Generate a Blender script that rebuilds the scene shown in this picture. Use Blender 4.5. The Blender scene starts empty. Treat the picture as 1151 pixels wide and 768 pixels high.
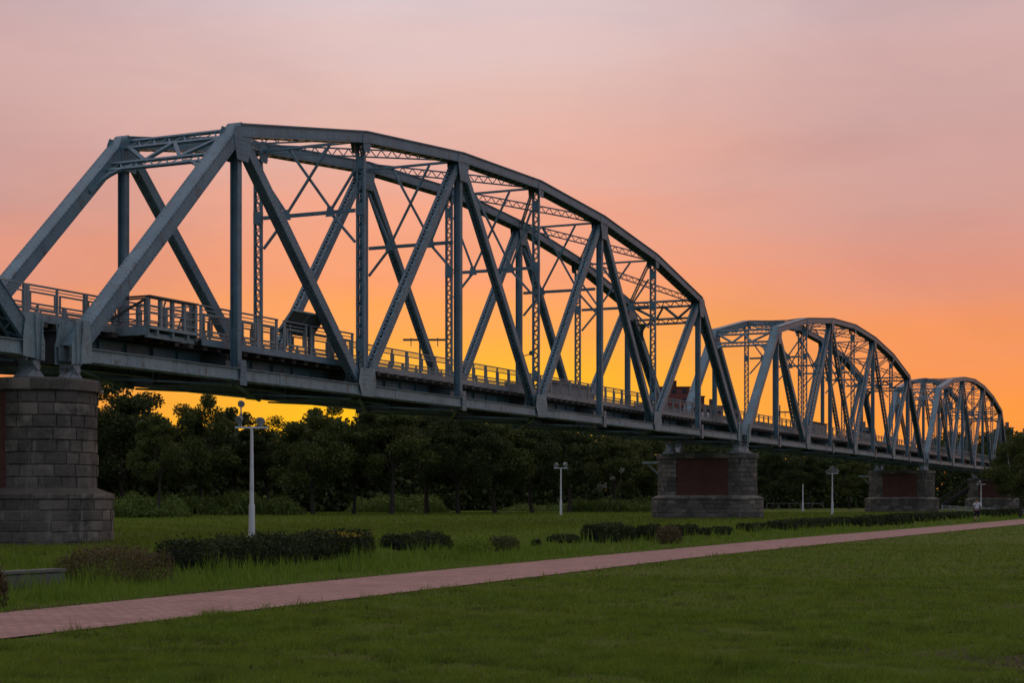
import bpy, bmesh, math, random
import numpy as np
from mathutils import Vector, Matrix
random.seed(7); rng = np.random.default_rng(11)
PI = math.pi
scene = bpy.context.scene
COL = scene.collection

# ------------------------------------------------------------------ layout (metres), found by fitting the photograph
F = 1805.9; CXP = 575.5; YH = 562.8; CAMZ = 1.65        # focal length in photo pixels, principal column, horizon row, eye height
TH = math.radians(65.612)
D = Vector((math.cos(TH), math.sin(TH), 0)); N = Vector((-math.sin(TH), math.cos(TH), 0))
B0 = Vector((-11.818, 42.939, 0))                        # first bearing of the main span, near truss
ZB = 3.918 + CAMZ                                        # bottom chord level
W = 4.318; P = 7.8; PITCH = 62.4 + 1.577
ZP = 0.53                                                # lawn level under the bridge

def world(s, n, z=0.0):
    v = B0 + D*s + N*n; return Vector((v.x, v.y, z))
def sn(x, y):
    v = Vector((x, y, 0)) - B0; return v.dot(D), v.dot(N)
def smooth(a, b, t):
    t = min(1, max(0, (t-a)/(b-a))); return t*t*(3-2*t)
def gz(n):
    return ZP*smooth(-9.8, -5.0, n)
def gxy(x, y): return gz(sn(x, y)[1])
def G(px, py):                                           # ground point seen at a photo pixel
    dx, dz = (px-CXP)/F, (YH-py)/F
    Y = 5.0
    lo, hi = 2.0, 3000.0
    for _ in range(60):
        m = (lo+hi)/2
        if CAMZ+dz*m > gxy(dx*m, m): lo = m
        else: hi = m
    return Vector((dx*lo, lo, gxy(dx*lo, lo)))
def at(px, Y, z=0.0): return Vector(((px-CXP)/F*Y, Y, z))
def zat(py, Y): return CAMZ+(YH-py)/F*Y

# ------------------------------------------------------------------ helpers
def lin(c):
    return tuple(((v/255)/12.92 if v/255 <= .04045 else ((v/255+.055)/1.055)**2.4) for v in c)

class MB:
    def __init__(s): s.v = []; s.f = []; s.uv = {}
    def box8(s, pts):
        b = len(s.v); s.v += [tuple(p) for p in pts]
        s.f += [(b, b+3, b+2, b+1), (b+4, b+5, b+6, b+7), (b, b+1, b+5, b+4), (b+1, b+2, b+6, b+5), (b+2, b+3, b+7, b+6), (b+3, b, b+4, b+7)]
    def box(s, x0, x1, y0, y1, z0, z1):
        s.box8([(x0,y0,z0),(x1,y0,z0),(x1,y1,z0),(x0,y1,z0),(x0,y0,z1),(x1,y0,z1),(x1,y1,z1),(x0,y1,z1)])
    def frame(s, p, q, ref):
        u = (Vector(q)-Vector(p)); L = u.length; u /= L
        a = Vector(ref); a = (a-u*a.dot(u)).normalized(); b = u.cross(a)
        return u, a, b, L
    def bar(s, p, q, a0, a1, b0, b1, ref=(0,1,0), e0=0, e1=0):
        """box along p-q; a along ref, b along u x ref; spans [a0,a1] x [b0,b1]"""
        p = Vector(p); q = Vector(q); u, a, b, L = s.frame(p, q, ref)
        p = p-u*e0; q = q+u*e1
        s.box8([p+a*a0+b*b0, p+a*a1+b*b0, p+a*a1+b*b1, p+a*a0+b*b1, q+a*a0+b*b0, q+a*a1+b*b0, q+a*a1+b*b1, q+a*a0+b*b1])
    def rod(s, p, q, r, ref=(0,1,0), n=6, r2=None):
        p = Vector(p); q = Vector(q)
        if abs((q-p).normalized().dot(Vector(ref))) > .95: ref = (1,0,0) if abs(ref[0]) < .5 else (0,0,1)
        u, a, b, L = s.frame(p, q, ref); r2 = r if r2 is None else r2
        k = len(s.v)
        for (c, rr) in ((p, r), (q, r2)):
            for i in range(n):
                t = 2*PI*i/n; s.v.append(tuple(c+a*math.cos(t)*rr+b*math.sin(t)*rr))
        for i in range(n):
            j = (i+1) % n; s.f.append((k+i, k+j, k+n+j, k+n+i))
        s.f.append(tuple(k+i for i in range(n))[::-1]); s.f.append(tuple(k+n+i for i in range(n)))
    def tube(s, pts, radii, n=8):
        k0 = len(s.v); m = len(pts)
        for i, (p, r) in enumerate(zip(pts, radii)):
            p = Vector(p); u = (Vector(pts[min(i+1, m-1)])-Vector(pts[max(i-1, 0)])).normalized()
            a = Vector((1,0,0)) if abs(u.x) < .8 else Vector((0,1,0)); a = (a-u*a.dot(u)).normalized(); b = u.cross(a)
            for j in range(n):
                t = 2*PI*j/n; s.v.append(tuple(p+(a*math.cos(t)+b*math.sin(t))*r))
        for i in range(m-1):
            for j in range(n):
                jj = (j+1) % n; s.f.append((k0+i*n+j, k0+i*n+jj, k0+(i+1)*n+jj, k0+(i+1)*n+j))
        s.f.append(tuple(k0+j for j in range(n))[::-1]); s.f.append(tuple(k0+(m-1)*n+j for j in range(n)))
    def prism(s, poly, axis, lo, hi):
        """extrude a 2-D polygon (x,z) along y, or (y,z) along x, or (x,y) along z"""
        k = len(s.v); m = len(poly)
        def mk(p, h): return {'y': (p[0], h, p[1]), 'x': (h, p[0], p[1]), 'z': (p[0], p[1], h)}[axis]
        s.v += [mk(p, lo) for p in poly]; s.v += [mk(p, hi) for p in poly]
        for i in range(m):
            j = (i+1) % m; s.f.append((k+i, k+j, k+m+j, k+m+i))
        s.f.append(tuple(range(k+m-1, k-1, -1))); s.f.append(tuple(range(k+m, k+2*m)))
    def stud(s, c, nrm, r=.024, h=.018):
        r *= 1.35; h *= 1.3
        c = Vector(c); nv = Vector(nrm).normalized()
        a = Vector((0,0,1)) if abs(nv.z) < .8 else Vector((1,0,0)); a = (a-nv*a.dot(nv)).normalized(); b = nv.cross(a)
        k = len(s.v)
        for i in range(5):
            t = 2*PI*i/5; s.v.append(tuple(c+(a*math.cos(t)+b*math.sin(t))*r))
        s.v.append(tuple(c+nv*h))
        for i in range(5): s.f.append((k+i, k+(i+1) % 5, k+5))
    def mesh(s, name, mat):
        me = bpy.data.meshes.new(name); me.from_pydata(s.v, [], s.f)
        bm = bmesh.new(); bm.from_mesh(me); bmesh.ops.recalc_face_normals(bm, faces=bm.faces); bm.to_mesh(me); bm.free()
        me.materials.append(mat); return me
    def build(s, name, mat, parent=None, smooth_=False):
        me = s.mesh(name, mat)
        if smooth_: me.polygons.foreach_set('use_smooth', [True]*len(me.polygons))
        return link(name, me, parent)

def link(name, me, parent=None):
    o = bpy.data.objects.new(name, me); COL.objects.link(o)
    if parent: o.parent = parent
    return o
def empty(name, loc, rz=0.0):
    o = bpy.data.objects.new(name, None); COL.objects.link(o); o.location = loc; o.rotation_euler = (0, 0, rz); o.empty_display_size = .3
    return o
def tag(o, label=None, cat=None, group=None, kind=None):
    if label: o['label'] = label
    if cat: o['category'] = cat
    if group: o['group'] = group
    if kind: o['kind'] = kind
    return o
def copy_tree(o, parent=None):
    c = o.copy(); COL.objects.link(c); c.parent = parent
    for ch in list(o.children): copy_tree(ch, c)
    return c
def np_mesh(name, verts, per, mat):
    """verts (n*per,3): n separate faces of `per` corners"""
    nv = len(verts); nf = nv//per
    me = bpy.data.meshes.new(name)
    me.vertices.add(nv); me.vertices.foreach_set('co', np.asarray(verts, np.float32).ravel())
    me.loops.add(nv); me.loops.foreach_set('vertex_index', np.arange(nv, dtype=np.int32))
    me.polygons.add(nf); me.polygons.foreach_set('loop_start', np.arange(0, nv, per, dtype=np.int32))
    me.polygons.foreach_set('loop_total', np.full(nf, per, np.int32))
    me.update(calc_edges=True); me.materials.append(mat); return me

# ------------------------------------------------------------------ materials
def mat(name):
    m = bpy.data.materials.new(name); m.use_nodes = True
    nt = m.node_tree; b = nt.nodes['Principled BSDF']; return m, nt, b
def node(nt, t, **kw):
    n = nt.nodes.new(t)
    for k, v in kw.items():
        if k in n.inputs: n.inputs[k].default_value = v
        else: setattr(n, k, v)
    return n
def ramp(nt, fac, stops):
    r = nt.nodes.new('ShaderNodeValToRGB'); e = r.color_ramp.elements
    e[0].position, e[0].color = stops[0][0], (*stops[0][1], 1)
    e[1].position, e[1].color = stops[-1][0], (*stops[-1][1], 1)
    for p, c in stops[1:-1]:
        x = e.new(p); x.color = (*c, 1)
    if fac is not None: nt.links.new(fac, r.inputs[0])
    return r.outputs[0]
def noise(nt, scale, detail=4, rough=.6, vec=None, dim='3D'):
    n = node(nt, 'ShaderNodeTexNoise'); n.inputs['Scale'].default_value = scale; n.inputs['Detail'].default_value = detail; n.inputs['Roughness'].default_value = rough
    if vec is not None: nt.links.new(vec, n.inputs['Vector'])
    return n.outputs['Fac']
def coords(nt, kind='Object', scale=None):
    t = node(nt, 'ShaderNodeTexCoord'); o = t.outputs[kind]
    if scale:
        m = node(nt, 'ShaderNodeMapping'); m.inputs['Scale'].default_value = scale; nt.links.new(o, m.inputs['Vector']); o = m.outputs[0]
    return o
def mix(nt, fac, a, b, mode='MIX'):
    m = node(nt, 'ShaderNodeMix'); m.data_type = 'RGBA'; m.blend_type = mode
    for i, v in ((0, fac), (6, a), (7, b)):
        if isinstance(v, (int, float)): m.inputs[i].default_value = v
        elif isinstance(v, tuple): m.inputs[i].default_value = (*v, 1) if len(v) == 3 else v
        else: nt.links.new(v, m.inputs[i])
    return m.outputs[2]
def bump(nt, b, h, strength=.4, dist=.02):
    n = node(nt, 'ShaderNodeBump'); n.inputs['Strength'].default_value = strength; n.inputs['Distance'].default_value = dist
    nt.links.new(h, n.inputs['Height']); nt.links.new(n.outputs[0], b.inputs['Normal'])

def m_steel(name, base, worn, rough=.5, dirt=(.10,.095,.085)):
    m, nt, b = mat(name); v = coords(nt)
    n1 = noise(nt, .9, 5, .65, v); n2 = noise(nt, 1, 6, .7, coords(nt, 'Object', (6, 6, .9)))
    c = ramp(nt, n1, [(.3, base), (.72, worn)])
    k = ramp(nt, n2, [(.5, (0,0,0)), (.74, (1,1,1))])
    c2 = mix(nt, k, c, dirt)
    c3 = mix(nt, .6, c, c2)
    rk = noise(nt, 2.3, 8, .78, coords(nt, 'Object', (1.6, 1.6, .7)))
    c3 = mix(nt, ramp(nt, rk, [(.55, (0,0,0)), (.64, (.8,.8,.8))]), c3, (.088,.055,.036))
    pk = noise(nt, 5, 5, .7, v)
    c3 = mix(nt, ramp(nt, pk, [(.55, (0,0,0)), (.75, (.4,.4,.4))]), c3, tuple(min(.6, x*1.7) for x in worn))
    nt.links.new(c3, b.inputs['Base Color']); b.inputs['Roughness'].default_value = rough; b.inputs['Metallic'].default_value = 0
    b.inputs['Specular IOR Level'].default_value = .4
    bump(nt, b, noise(nt, 14, 4, .6, v), .15, .01); return m
STEEL = m_steel('blue_grey_paint', (.066,.132,.175), (.140,.232,.278), .45)
CHORD = m_steel('weathered_blue_grey_paint', (.145,.215,.24), (.25,.325,.335), .55, (.09,.085,.065))
SHOE = m_steel('pale_bearing_paint', (.17,.21,.225), (.26,.29,.295), .6)
RAIL = m_steel('grey_railing_paint', (.165,.195,.205), (.235,.265,.275))
DARK = m_steel('dark_paint_and_painted_shade', (.05,.058,.065), (.085,.095,.10), .7)  # dark paint; on the floor beams it stands in for shade
WHITE = m_steel('white_pole_paint', (.58,.60,.60), (.70,.72,.72), .45, (.4,.38,.34))
LAMP = m_steel('grey_lamp_metal', (.22,.23,.24), (.34,.35,.36), .4)
PANEL = m_steel('grey_screen_boards', (.20,.19,.185), (.30,.285,.28), .7)

def m_plain(name, a, b_, scale=3, rough=.8, bs=.2):
    m, nt, b = mat(name); v = coords(nt)
    nt.links.new(ramp(nt, noise(nt, scale, 5, .65, v), [(.3, a), (.7, b_)]), b.inputs['Base Color']); b.inputs['Roughness'].default_value = rough
    b.inputs['Specular IOR Level'].default_value = .25
    if bs: bump(nt, b, noise(nt, scale*6, 4, .6, v), bs, .02)
    return m
TIMBER = m_plain('weathered_timber', (.035,.03,.026), (.075,.065,.055), 4)
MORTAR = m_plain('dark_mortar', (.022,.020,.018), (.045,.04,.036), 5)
CONC = m_plain('stained_concrete', (.09,.09,.08), (.17,.165,.15), 2)
BARK = m_plain('dark_bark', (.035,.028,.022), (.07,.058,.045), 5, .9, .5)

def m_stone():
    m, nt, b = mat('pier_granite'); g = node(nt, 'ShaderNodeNewGeometry'); v = coords(nt)
    c = ramp(nt, g.outputs['Random Per Island'], [(0, (.065,.055,.045)), (.45, (.155,.130,.106)), (.8, (.225,.190,.155)), (1, (.33,.285,.235))])
    n = noise(nt, 1.1, 6, .7, v); st = noise(nt, 1, 5, .65, coords(nt, 'Object', (2.2, 2.2, .35)))
    c = mix(nt, ramp(nt, n, [(.44, (0,0,0)), (.60, (1,1,1))]), c, (.05,.046,.038))
    c = mix(nt, ramp(nt, st, [(.57, (0,0,0)), (.66, (.65,.65,.65))]), c, (.28,.265,.235))
    fine = noise(nt, 22, 5, .7, v)
    c = mix(nt, .38, c, ramp(nt, fine, [(.3, (.04,.036,.031)), (.7, (.22,.195,.165))]))
    nt.links.new(c, b.inputs['Base Color']); b.inputs['Roughness'].default_value = .9; b.inputs['Specular IOR Level'].default_value = .2
    bump(nt, b, noise(nt, 9, 6, .7, v), .7, .03); return m
STONE = m_stone()
def m_brick(name, c1, c2, mortar, sx, sy, msize=.012):
    m, nt, b = mat(name); uv = coords(nt, 'UV')
    t = node(nt, 'ShaderNodeTexBrick'); nt.links.new(uv, t.inputs['Vector'])
    t.inputs['Color1'].default_value = (*c1, 1); t.inputs['Color2'].default_value = (*c2, 1); t.inputs['Mortar'].default_value = (*mortar, 1)
    t.inputs['Scale'].default_value = 1; t.inputs['Brick Width'].default_value = sx; t.inputs['Row Height'].default_value = sy; t.inputs['Mortar Size'].default_value = msize
    n = noise(nt, .8, 6, .7, coords(nt)); n2 = noise(nt, 9, 4, .7, coords(nt))
    c = mix(nt, ramp(nt, n, [(.35, (0,0,0)), (.75, (.6,.6,.6))]), t.outputs['Color'], tuple(x*.45 for x in c1))
    c = mix(nt, ramp(nt, n2, [(.4, (0,0,0)), (.8, (.45,.45,.45))]), c, tuple(min(1, x*1.5) for x in mortar))
    nt.links.new(c, b.inputs['Base Color']); b.inputs['Roughness'].default_value = .88; b.inputs['Specular IOR Level'].default_value = .2
    bump(nt, b, t.outputs['Fac'], -.5, .01); return m
BRICK = m_brick('old_red_brick', (.105,.034,.024), (.155,.055,.038), (.085,.052,.042), .24, .075)
PAVE = m_brick('pink_path_pavers', (.37,.205,.175), (.48,.295,.255), (.20,.125,.105), .26, .13, .012)

def m_leaf(name, cs, trans=.25, patch=None):
    m, nt, b = mat(name); g = node(nt, 'ShaderNodeNewGeometry')
    c = ramp(nt, g.outputs['Random Per Island'], [(i/(len(cs)-1), c) for i, c in enumerate(cs)])
    n = noise(nt, .7, 3, .5, coords(nt))
    c = mix(nt, ramp(nt, n, [(.35, (0,0,0)), (.7, (.6,.6,.6))]), c, cs[-1])
    if patch:                                             # mown lawn: worn darker and yellower areas metres across
        n2 = noise(nt, .16, 5, .65, coords(nt)); n3 = noise(nt, 1.3, 5, .7, coords(nt))
        c = mix(nt, ramp(nt, n2, [(.42, (0,0,0)), (.62, (.8,.8,.8))]), c, patch[0])
        c = mix(nt, ramp(nt, n3, [(.48, (0,0,0)), (.66, (.75,.75,.75))]), c, patch[1])
    nt.links.new(c, b.inputs['Base Color']); b.inputs['Roughness'].default_value = .65; b.inputs['Specular IOR Level'].default_value = .2
    tr = node(nt, 'ShaderNodeBsdfTranslucent'); nt.links.new(c, tr.inputs['Color'])
    ms = node(nt, 'ShaderNodeMixShader'); ms.inputs[0].default_value = trans
    out = nt.nodes['Material Output']; nt.links.new(b.outputs[0], ms.inputs[1]); nt.links.new(tr.outputs[0], ms.inputs[2]); nt.links.new(ms.outputs[0], out.inputs[0])
    return m
LEAF = m_leaf('dark_tree_leaves', [(.014,.023,.007), (.031,.047,.012), (.066,.086,.021)])
LEAF2 = m_leaf('olive_tree_leaves', [(.028,.042,.009), (.058,.078,.016), (.11,.13,.03)])
HEDGE = m_leaf('clipped_hedge_leaves', [(.010,.016,.007), (.022,.033,.012), (.065,.085,.026)])
SHRUBL = m_leaf('dull_shrub_leaves', [(.03,.04,.014), (.06,.07,.022), (.11,.12,.04)])
DRYL = m_leaf('dry_brown_leaves', [(.05,.03,.016), (.095,.065,.03), (.15,.11,.055)])
YELL = m_leaf('yellow_blossoms', [(.30,.20,.02), (.42,.30,.03), (.25,.22,.03)])
REED = m_leaf('tall_bank_grass_blades', [(.06,.10,.016), (.092,.14,.024), (.15,.19,.042)])
BLADE = m_leaf('lawn_blades', [(.085,.150,.012), (.130,.215,.016), (.19,.25,.026)], .4, ((.165,.215,.022), (.045,.072,.014)))
VERGE = m_leaf('verge_blades', [(.09,.165,.014), (.14,.235,.020), (.20,.28,.035)], .4)
PALE = m_leaf('pale_plumes', [(.17,.17,.14), (.26,.26,.22)])

def m_ground():
    m, nt, b = mat('lawn_soil'); v = coords(nt)
    n1 = noise(nt, .22, 6, .65, v); n2 = noise(nt, 3.5, 6, .75, v); n3 = noise(nt, 28, 4, .7, v)
    c = ramp(nt, n1, [(.32, (.055,.095,.010)), (.5, (.085,.130,.014)), (.68, (.12,.150,.020))])
    c = mix(nt, ramp(nt, n2, [(.45, (0,0,0)), (.70, (.75,.75,.75))]), c, (.060,.066,.016))
    c = mix(nt, .45, c, mix(nt, n3, (.03,.045,.006), (.15,.175,.024)))
    sp = node(nt, 'ShaderNodeSeparateXYZ'); nt.links.new(v, sp.inputs[0])
    # worn bare patch by the camera
    d = node(nt, 'ShaderNodeVectorMath', operation='DISTANCE'); nt.links.new(v, d.inputs[0]); d.inputs[1].default_value = (5.9, 16.6, 0)
    mm = node(nt, 'ShaderNodeMath', operation='MULTIPLY_ADD'); nt.links.new(n2, mm.inputs[0]); mm.inputs[1].default_value = -3.6; nt.links.new(d.outputs['Value'], mm.inputs[2])
    f = node(nt, 'ShaderNodeMapRange'); nt.links.new(mm.outputs[0], f.inputs[0]); f.inputs[1].default_value = .2; f.inputs[2].default_value = -1.2
    c = mix(nt, f.outputs[0], c, mix(nt, n3, (.03,.024,.016), (.085,.066,.044)))
    nt.links.new(c, b.inputs['Base Color']); b.inputs['Roughness'].default_value = .95; b.inputs['Specular IOR Level'].default_value = .1
    bump(nt, b, n3, .8, .05); return m
GROUND = m_ground()

# ------------------------------------------------------------------ world: dusk sky
def make_world():
    w = bpy.data.worlds.new('World'); scene.world = w; w.use_nodes = True; nt = w.node_tree
    bg = nt.nodes['Background']; out = nt.nodes['World Output']
    tc = node(nt, 'ShaderNodeTexCoord'); v = tc.outputs['Generated']
    sp = node(nt, 'ShaderNodeSeparateXYZ'); nt.links.new(v, sp.inputs[0]); z = sp.outputs[2]
    # faint stretched cloud streaks shift the height at which the bands sit
    mp = node(nt, 'ShaderNodeMapping'); mp.inputs['Scale'].default_value = (2.2, 2.2, 17); mp.inputs['Rotation'].default_value = (0, math.radians(3), 0); nt.links.new(v, mp.inputs['Vector'])
    cl = noise(nt, 1.6, 5, .5, mp.outputs[0])
    ma = node(nt, 'ShaderNodeMath', operation='MULTIPLY_ADD'); nt.links.new(cl, ma.inputs[0]); ma.inputs[1].default_value = .06; nt.links.new(z, ma.inputs[2])
    mb = node(nt, 'ShaderNodeMath', operation='SUBTRACT'); nt.links.new(ma.outputs[0], mb.inputs[0]); mb.inputs[1].default_value = .03
    zz = mb.outputs[0]
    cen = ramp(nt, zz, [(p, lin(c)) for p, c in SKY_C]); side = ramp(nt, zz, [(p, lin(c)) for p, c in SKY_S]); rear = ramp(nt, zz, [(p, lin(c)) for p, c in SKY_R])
    cb = node(nt, 'ShaderNodeCombineXYZ'); nt.links.new(sp.outputs[0], cb.inputs[0]); nt.links.new(sp.outputs[1], cb.inputs[1])
    nm = node(nt, 'ShaderNodeVectorMath', operation='NORMALIZE'); nt.links.new(cb.outputs[0], nm.inputs[0])
    dt = node(nt, 'ShaderNodeVectorMath', operation='DOT_PRODUCT'); nt.links.new(nm.outputs[0], dt.inputs[0]); az = math.radians(AZ); dt.inputs[1].default_value = (math.sin(az), math.cos(az), 0)
    ac = node(nt, 'ShaderNodeMath', operation='ARCCOSINE'); nt.links.new(dt.outputs['Value'], ac.inputs[0])
    def mr(a, b):
        r = node(nt, 'ShaderNodeMapRange', interpolation_type='SMOOTHSTEP'); nt.links.new(ac.outputs[0], r.inputs[0]); r.inputs[1].default_value = math.radians(a); r.inputs[2].default_value = math.radians(b); return r.outputs[0]
    c = mix(nt, mr(2, 17), cen, side)
    mp2 = node(nt, 'ShaderNodeMapping'); mp2.inputs['Scale'].default_value = (4, 4, 10); mp2.inputs['Rotation'].default_value = (0, math.radians(9), 0); nt.links.new(v, mp2.inputs['Vector'])
    n2 = node(nt, 'ShaderNodeTexNoise'); n2.inputs['Scale'].default_value = 1.5; n2.inputs['Detail'].default_value = 7; n2.inputs['Roughness'].default_value = .58; n2.inputs['Distortion'].default_value = .5; nt.links.new(mp2.outputs[0], n2.inputs['Vector'])
    c = mix(nt, ramp(nt, n2.outputs['Fac'], [(.42, (0,0,0)), (.66, (1,1,1))]), c, mix(nt, 1.0, c, (.92,.925,.955), 'MULTIPLY'))
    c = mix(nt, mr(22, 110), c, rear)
    nt.links.new(c, bg.inputs['Color']); bg.inputs['Strength'].default_value = 1.0
    sky = node(nt, 'ShaderNodeTexSky', sky_type='NISHITA', sun_disc=False, sun_elevation=math.radians(1.0), sun_rotation=math.radians(AZ))
    b2 = node(nt, 'ShaderNodeBackground'); nt.links.new(sky.outputs[0], b2.inputs['Color']); b2.inputs['Strength'].default_value = .004
    ad = node(nt, 'ShaderNodeAddShader'); nt.links.new(bg.outputs[0], ad.inputs[0]); nt.links.new(b2.outputs[0], ad.inputs[1]); nt.links.new(ad.outputs[0], out.inputs[0])
AZ = -2.5
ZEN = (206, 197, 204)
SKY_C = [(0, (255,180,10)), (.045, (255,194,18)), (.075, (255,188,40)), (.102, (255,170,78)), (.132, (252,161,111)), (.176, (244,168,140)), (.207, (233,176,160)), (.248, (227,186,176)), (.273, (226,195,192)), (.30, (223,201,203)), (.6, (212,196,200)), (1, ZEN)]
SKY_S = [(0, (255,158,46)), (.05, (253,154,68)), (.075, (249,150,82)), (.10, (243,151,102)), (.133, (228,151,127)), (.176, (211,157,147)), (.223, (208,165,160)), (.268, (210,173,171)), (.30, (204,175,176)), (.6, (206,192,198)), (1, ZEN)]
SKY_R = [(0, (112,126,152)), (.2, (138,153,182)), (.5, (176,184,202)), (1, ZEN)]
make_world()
sl = bpy.data.lights.new('afterglow_sun', 'SUN'); sl.energy = .3; sl.angle = math.radians(20); sl.color = (1, .62, .38)
so = bpy.data.objects.new('afterglow_sun', sl); COL.objects.link(so); so.rotation_euler = (math.radians(-86), 0, math.radians(-AZ)); so.location = (0, 0, 60)

# ------------------------------------------------------------------ camera
cam = bpy.data.cameras.new('camera'); co = bpy.data.objects.new('camera', cam); COL.objects.link(co); scene.camera = co
co.location = (0, 0, CAMZ); co.rotation_euler = (PI/2, 0, 0)
cam.sensor_width = 36; cam.lens = F/1151*36; cam.shift_y = (YH-384)/1151; cam.clip_end = 6000; cam.clip_start = .1
cam.dof.use_dof = True; cam.dof.focus_distance = 62; cam.dof.aperture_fstop = 7
scene.view_settings.view_transform = 'Standard'; scene.view_settings.look = 'None'; scene.view_settings.exposure = 0; scene.view_settings.gamma = 1; scene.view_settings.use_curve_mapping = False

# ------------------------------------------------------------------ ground and path
def make_ground():
    ns = [-2600, -600, -150, -60, -30, -20, -15, -12, -10.4, -9.8, -9.2, -8.6, -8, -7.4, -6.8, -6.2, -5.6, -5, -4, 0, 10, 30, 60, 120, 300, 1000, 3000]
    ss = [-2600, -600, -200, -80, -40, -20, 0, 20, 40, 70, 110, 160, 220, 300, 500, 1200, 3500]
    V = [tuple(world(s, n, gz(n))) for n in ns for s in ss]; m = len(ss)
    Fc = [(i*m+j, i*m+j+1, (i+1)*m+j+1, (i+1)*m+j) for i in range(len(ns)-1) for j in range(m-1)]
    me = bpy.data.meshes.new('ground'); me.from_pydata(V, [], Fc); me.materials.append(GROUND)
    bm = bmesh.new(); bm.from_mesh(me); bmesh.ops.recalc_face_normals(bm, faces=bm.faces); bm.to_mesh(me); bm.free()
    if me.polygons[0].normal.z < 0: me.flip_normals()
    tag(link('ground', me), kind='structure')
make_ground()
PU = [(-60,697), (0,691), (150,676), (300,660.7), (475,644), (650,627.7), (780,616), (900,605), (1000,597), (1080,590.3), (1151,584), (1210,579.3)]
PL = [(-60,727), (0,720), (150,703), (300,686), (475,665), (650,644), (780,627.5), (900,615.3), (1000,605), (1080,597), (1151,590), (1210,584.6)]
def flat(px, py):
    Y = F*CAMZ/(py-YH); return Vector(((px-CXP)/F*Y, Y, 0))
def make_path():
    up = [flat(*p) for p in PU]; lo = [flat(*p) for p in PL]
    for a in (up, lo):
        a.insert(0, a[0]+(a[0]-a[1]).normalized()*30); a.append(a[-1]+(a[-1]-a[-2]).normalized()*120)
    def res(a):                                           # resample by distance along the bridge
        S = np.array([sn(p.x, p.y)[0] for p in a]); Nn = np.array([sn(p.x, p.y)[1] for p in a]); return S, Nn
    Su, Nu = res(up); Sl, Nl = res(lo)
    s0, s1 = max(Su[0], Sl[0]), min(Su[-1], Sl[-1])
    st = np.linspace(s0, s1, 160); k = np.ones(9)/9
    def sm(a): return np.convolve(np.pad(a, 4, 'edge'), k, 'valid')
    nu, nl = sm(np.interp(st, Su, Nu)), sm(np.interp(st, Sl, Nl))
    V = []; UV = []; Fc = []
    for s, a, b in zip(st, nu, nl):
        for n in (b, a): V.append(tuple(world(s, n, .02))); UV.append((s, n))
    for i in range(len(st)-1): Fc.append((2*i, 2*i+1, 2*i+3, 2*i+2))
    # kerb-like edge courses drop to the soil
    me = bpy.data.meshes.new('path'); me.from_pydata(V, [], Fc); me.materials.append(PAVE)
    ul = me.uv_layers.new(name='UVMap')
    for l in me.loops: ul.data[l.index].uv = UV[l.vertex_index]
    if me.polygons[0].normal.z < 0: me.flip_normals()
    tag(link('path', me), kind='structure')
    return st, nu, nl
PST, PNU, PNL = make_path()
def pathn(s): return float(np.interp(s, PST, PNL)), float(np.interp(s, PST, PNU))

# ------------------------------------------------------------------ truss span
TOPZ = {1: 7.6, 2: 9.0, 3: 9.78, 4: 10.08, 5: 9.78, 6: 9.0, 7: 7.6}
LOWZ = 6.45
def lacing(mb, p, q, half, off, ref=(0,1,0), pitch=None, wid=.055, th=.012, double=False):
    """zigzag flat bars between a=-half and a=+half lying at b=off"""
    p = Vector(p); q = Vector(q); u, a, b, L = mb.frame(p, q, ref)
    pitch = pitch or half*1.15; n = max(2, int(round(L/pitch))); st = L/n
    for i in range(n):
        s = 1 if i % 2 else -1
        for sg in ((s, -s) if double else (s,)):
            A = p+u*(i*st)+a*(half*sg)+b*off; B = p+u*((i+1)*st)-a*(half*sg)+b*(off+.0007*(i % 2))
            mb.bar(A, B, -wid/2, wid/2, -th/2, th/2, ref=(B-A).cross(b))
def box_member(mb, p, q, half, dep, cover=False, e0=0, e1=0, lace=True, studs=0):
    t = .022; hb = dep/2
    for s in (-1, 1):
        mb.bar(p, q, s*half-t/2, s*half+t/2, -hb, hb, e0=e0, e1=e1)
        for bs in (-1, 1):
            mb.bar(p, q, *sorted((s*(half-.012), s*(half-.10))), *sorted((bs*(hb-.003), bs*(hb-.023))), e0=e0, e1=e1)
    u, a, b, L = mb.frame(p, q, (0,1,0))
    top = 1 if b.z > 0 else -1
    if abs(b.z) < 1e-3: top = 1
    if cover:
        mb.bar(p, q, -half-.035, half+.035, *sorted((top*(hb+.001), top*(hb+.021))), e0=e0, e1=e1)
    if lace:
        for bs in ((-top,) if cover else (-1, 1)): lacing(mb, p, q, half-.02, bs*(hb+.006), pitch=(half*1.2))
    if studs:
        n = int(L/studs)
        for i in range(n+1):
            c = Vector(p)+u*(L*i/n)
            for s in (-1, 1):
                for bs in (-1, 1): mb.stud(c+a*(s*(half+t/2))+b*(bs*(hb-.06)), a*s)
                if cover: mb.stud(c+a*(s*(half-.03))+b*(top*(hb+.021)), b*top)
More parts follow.
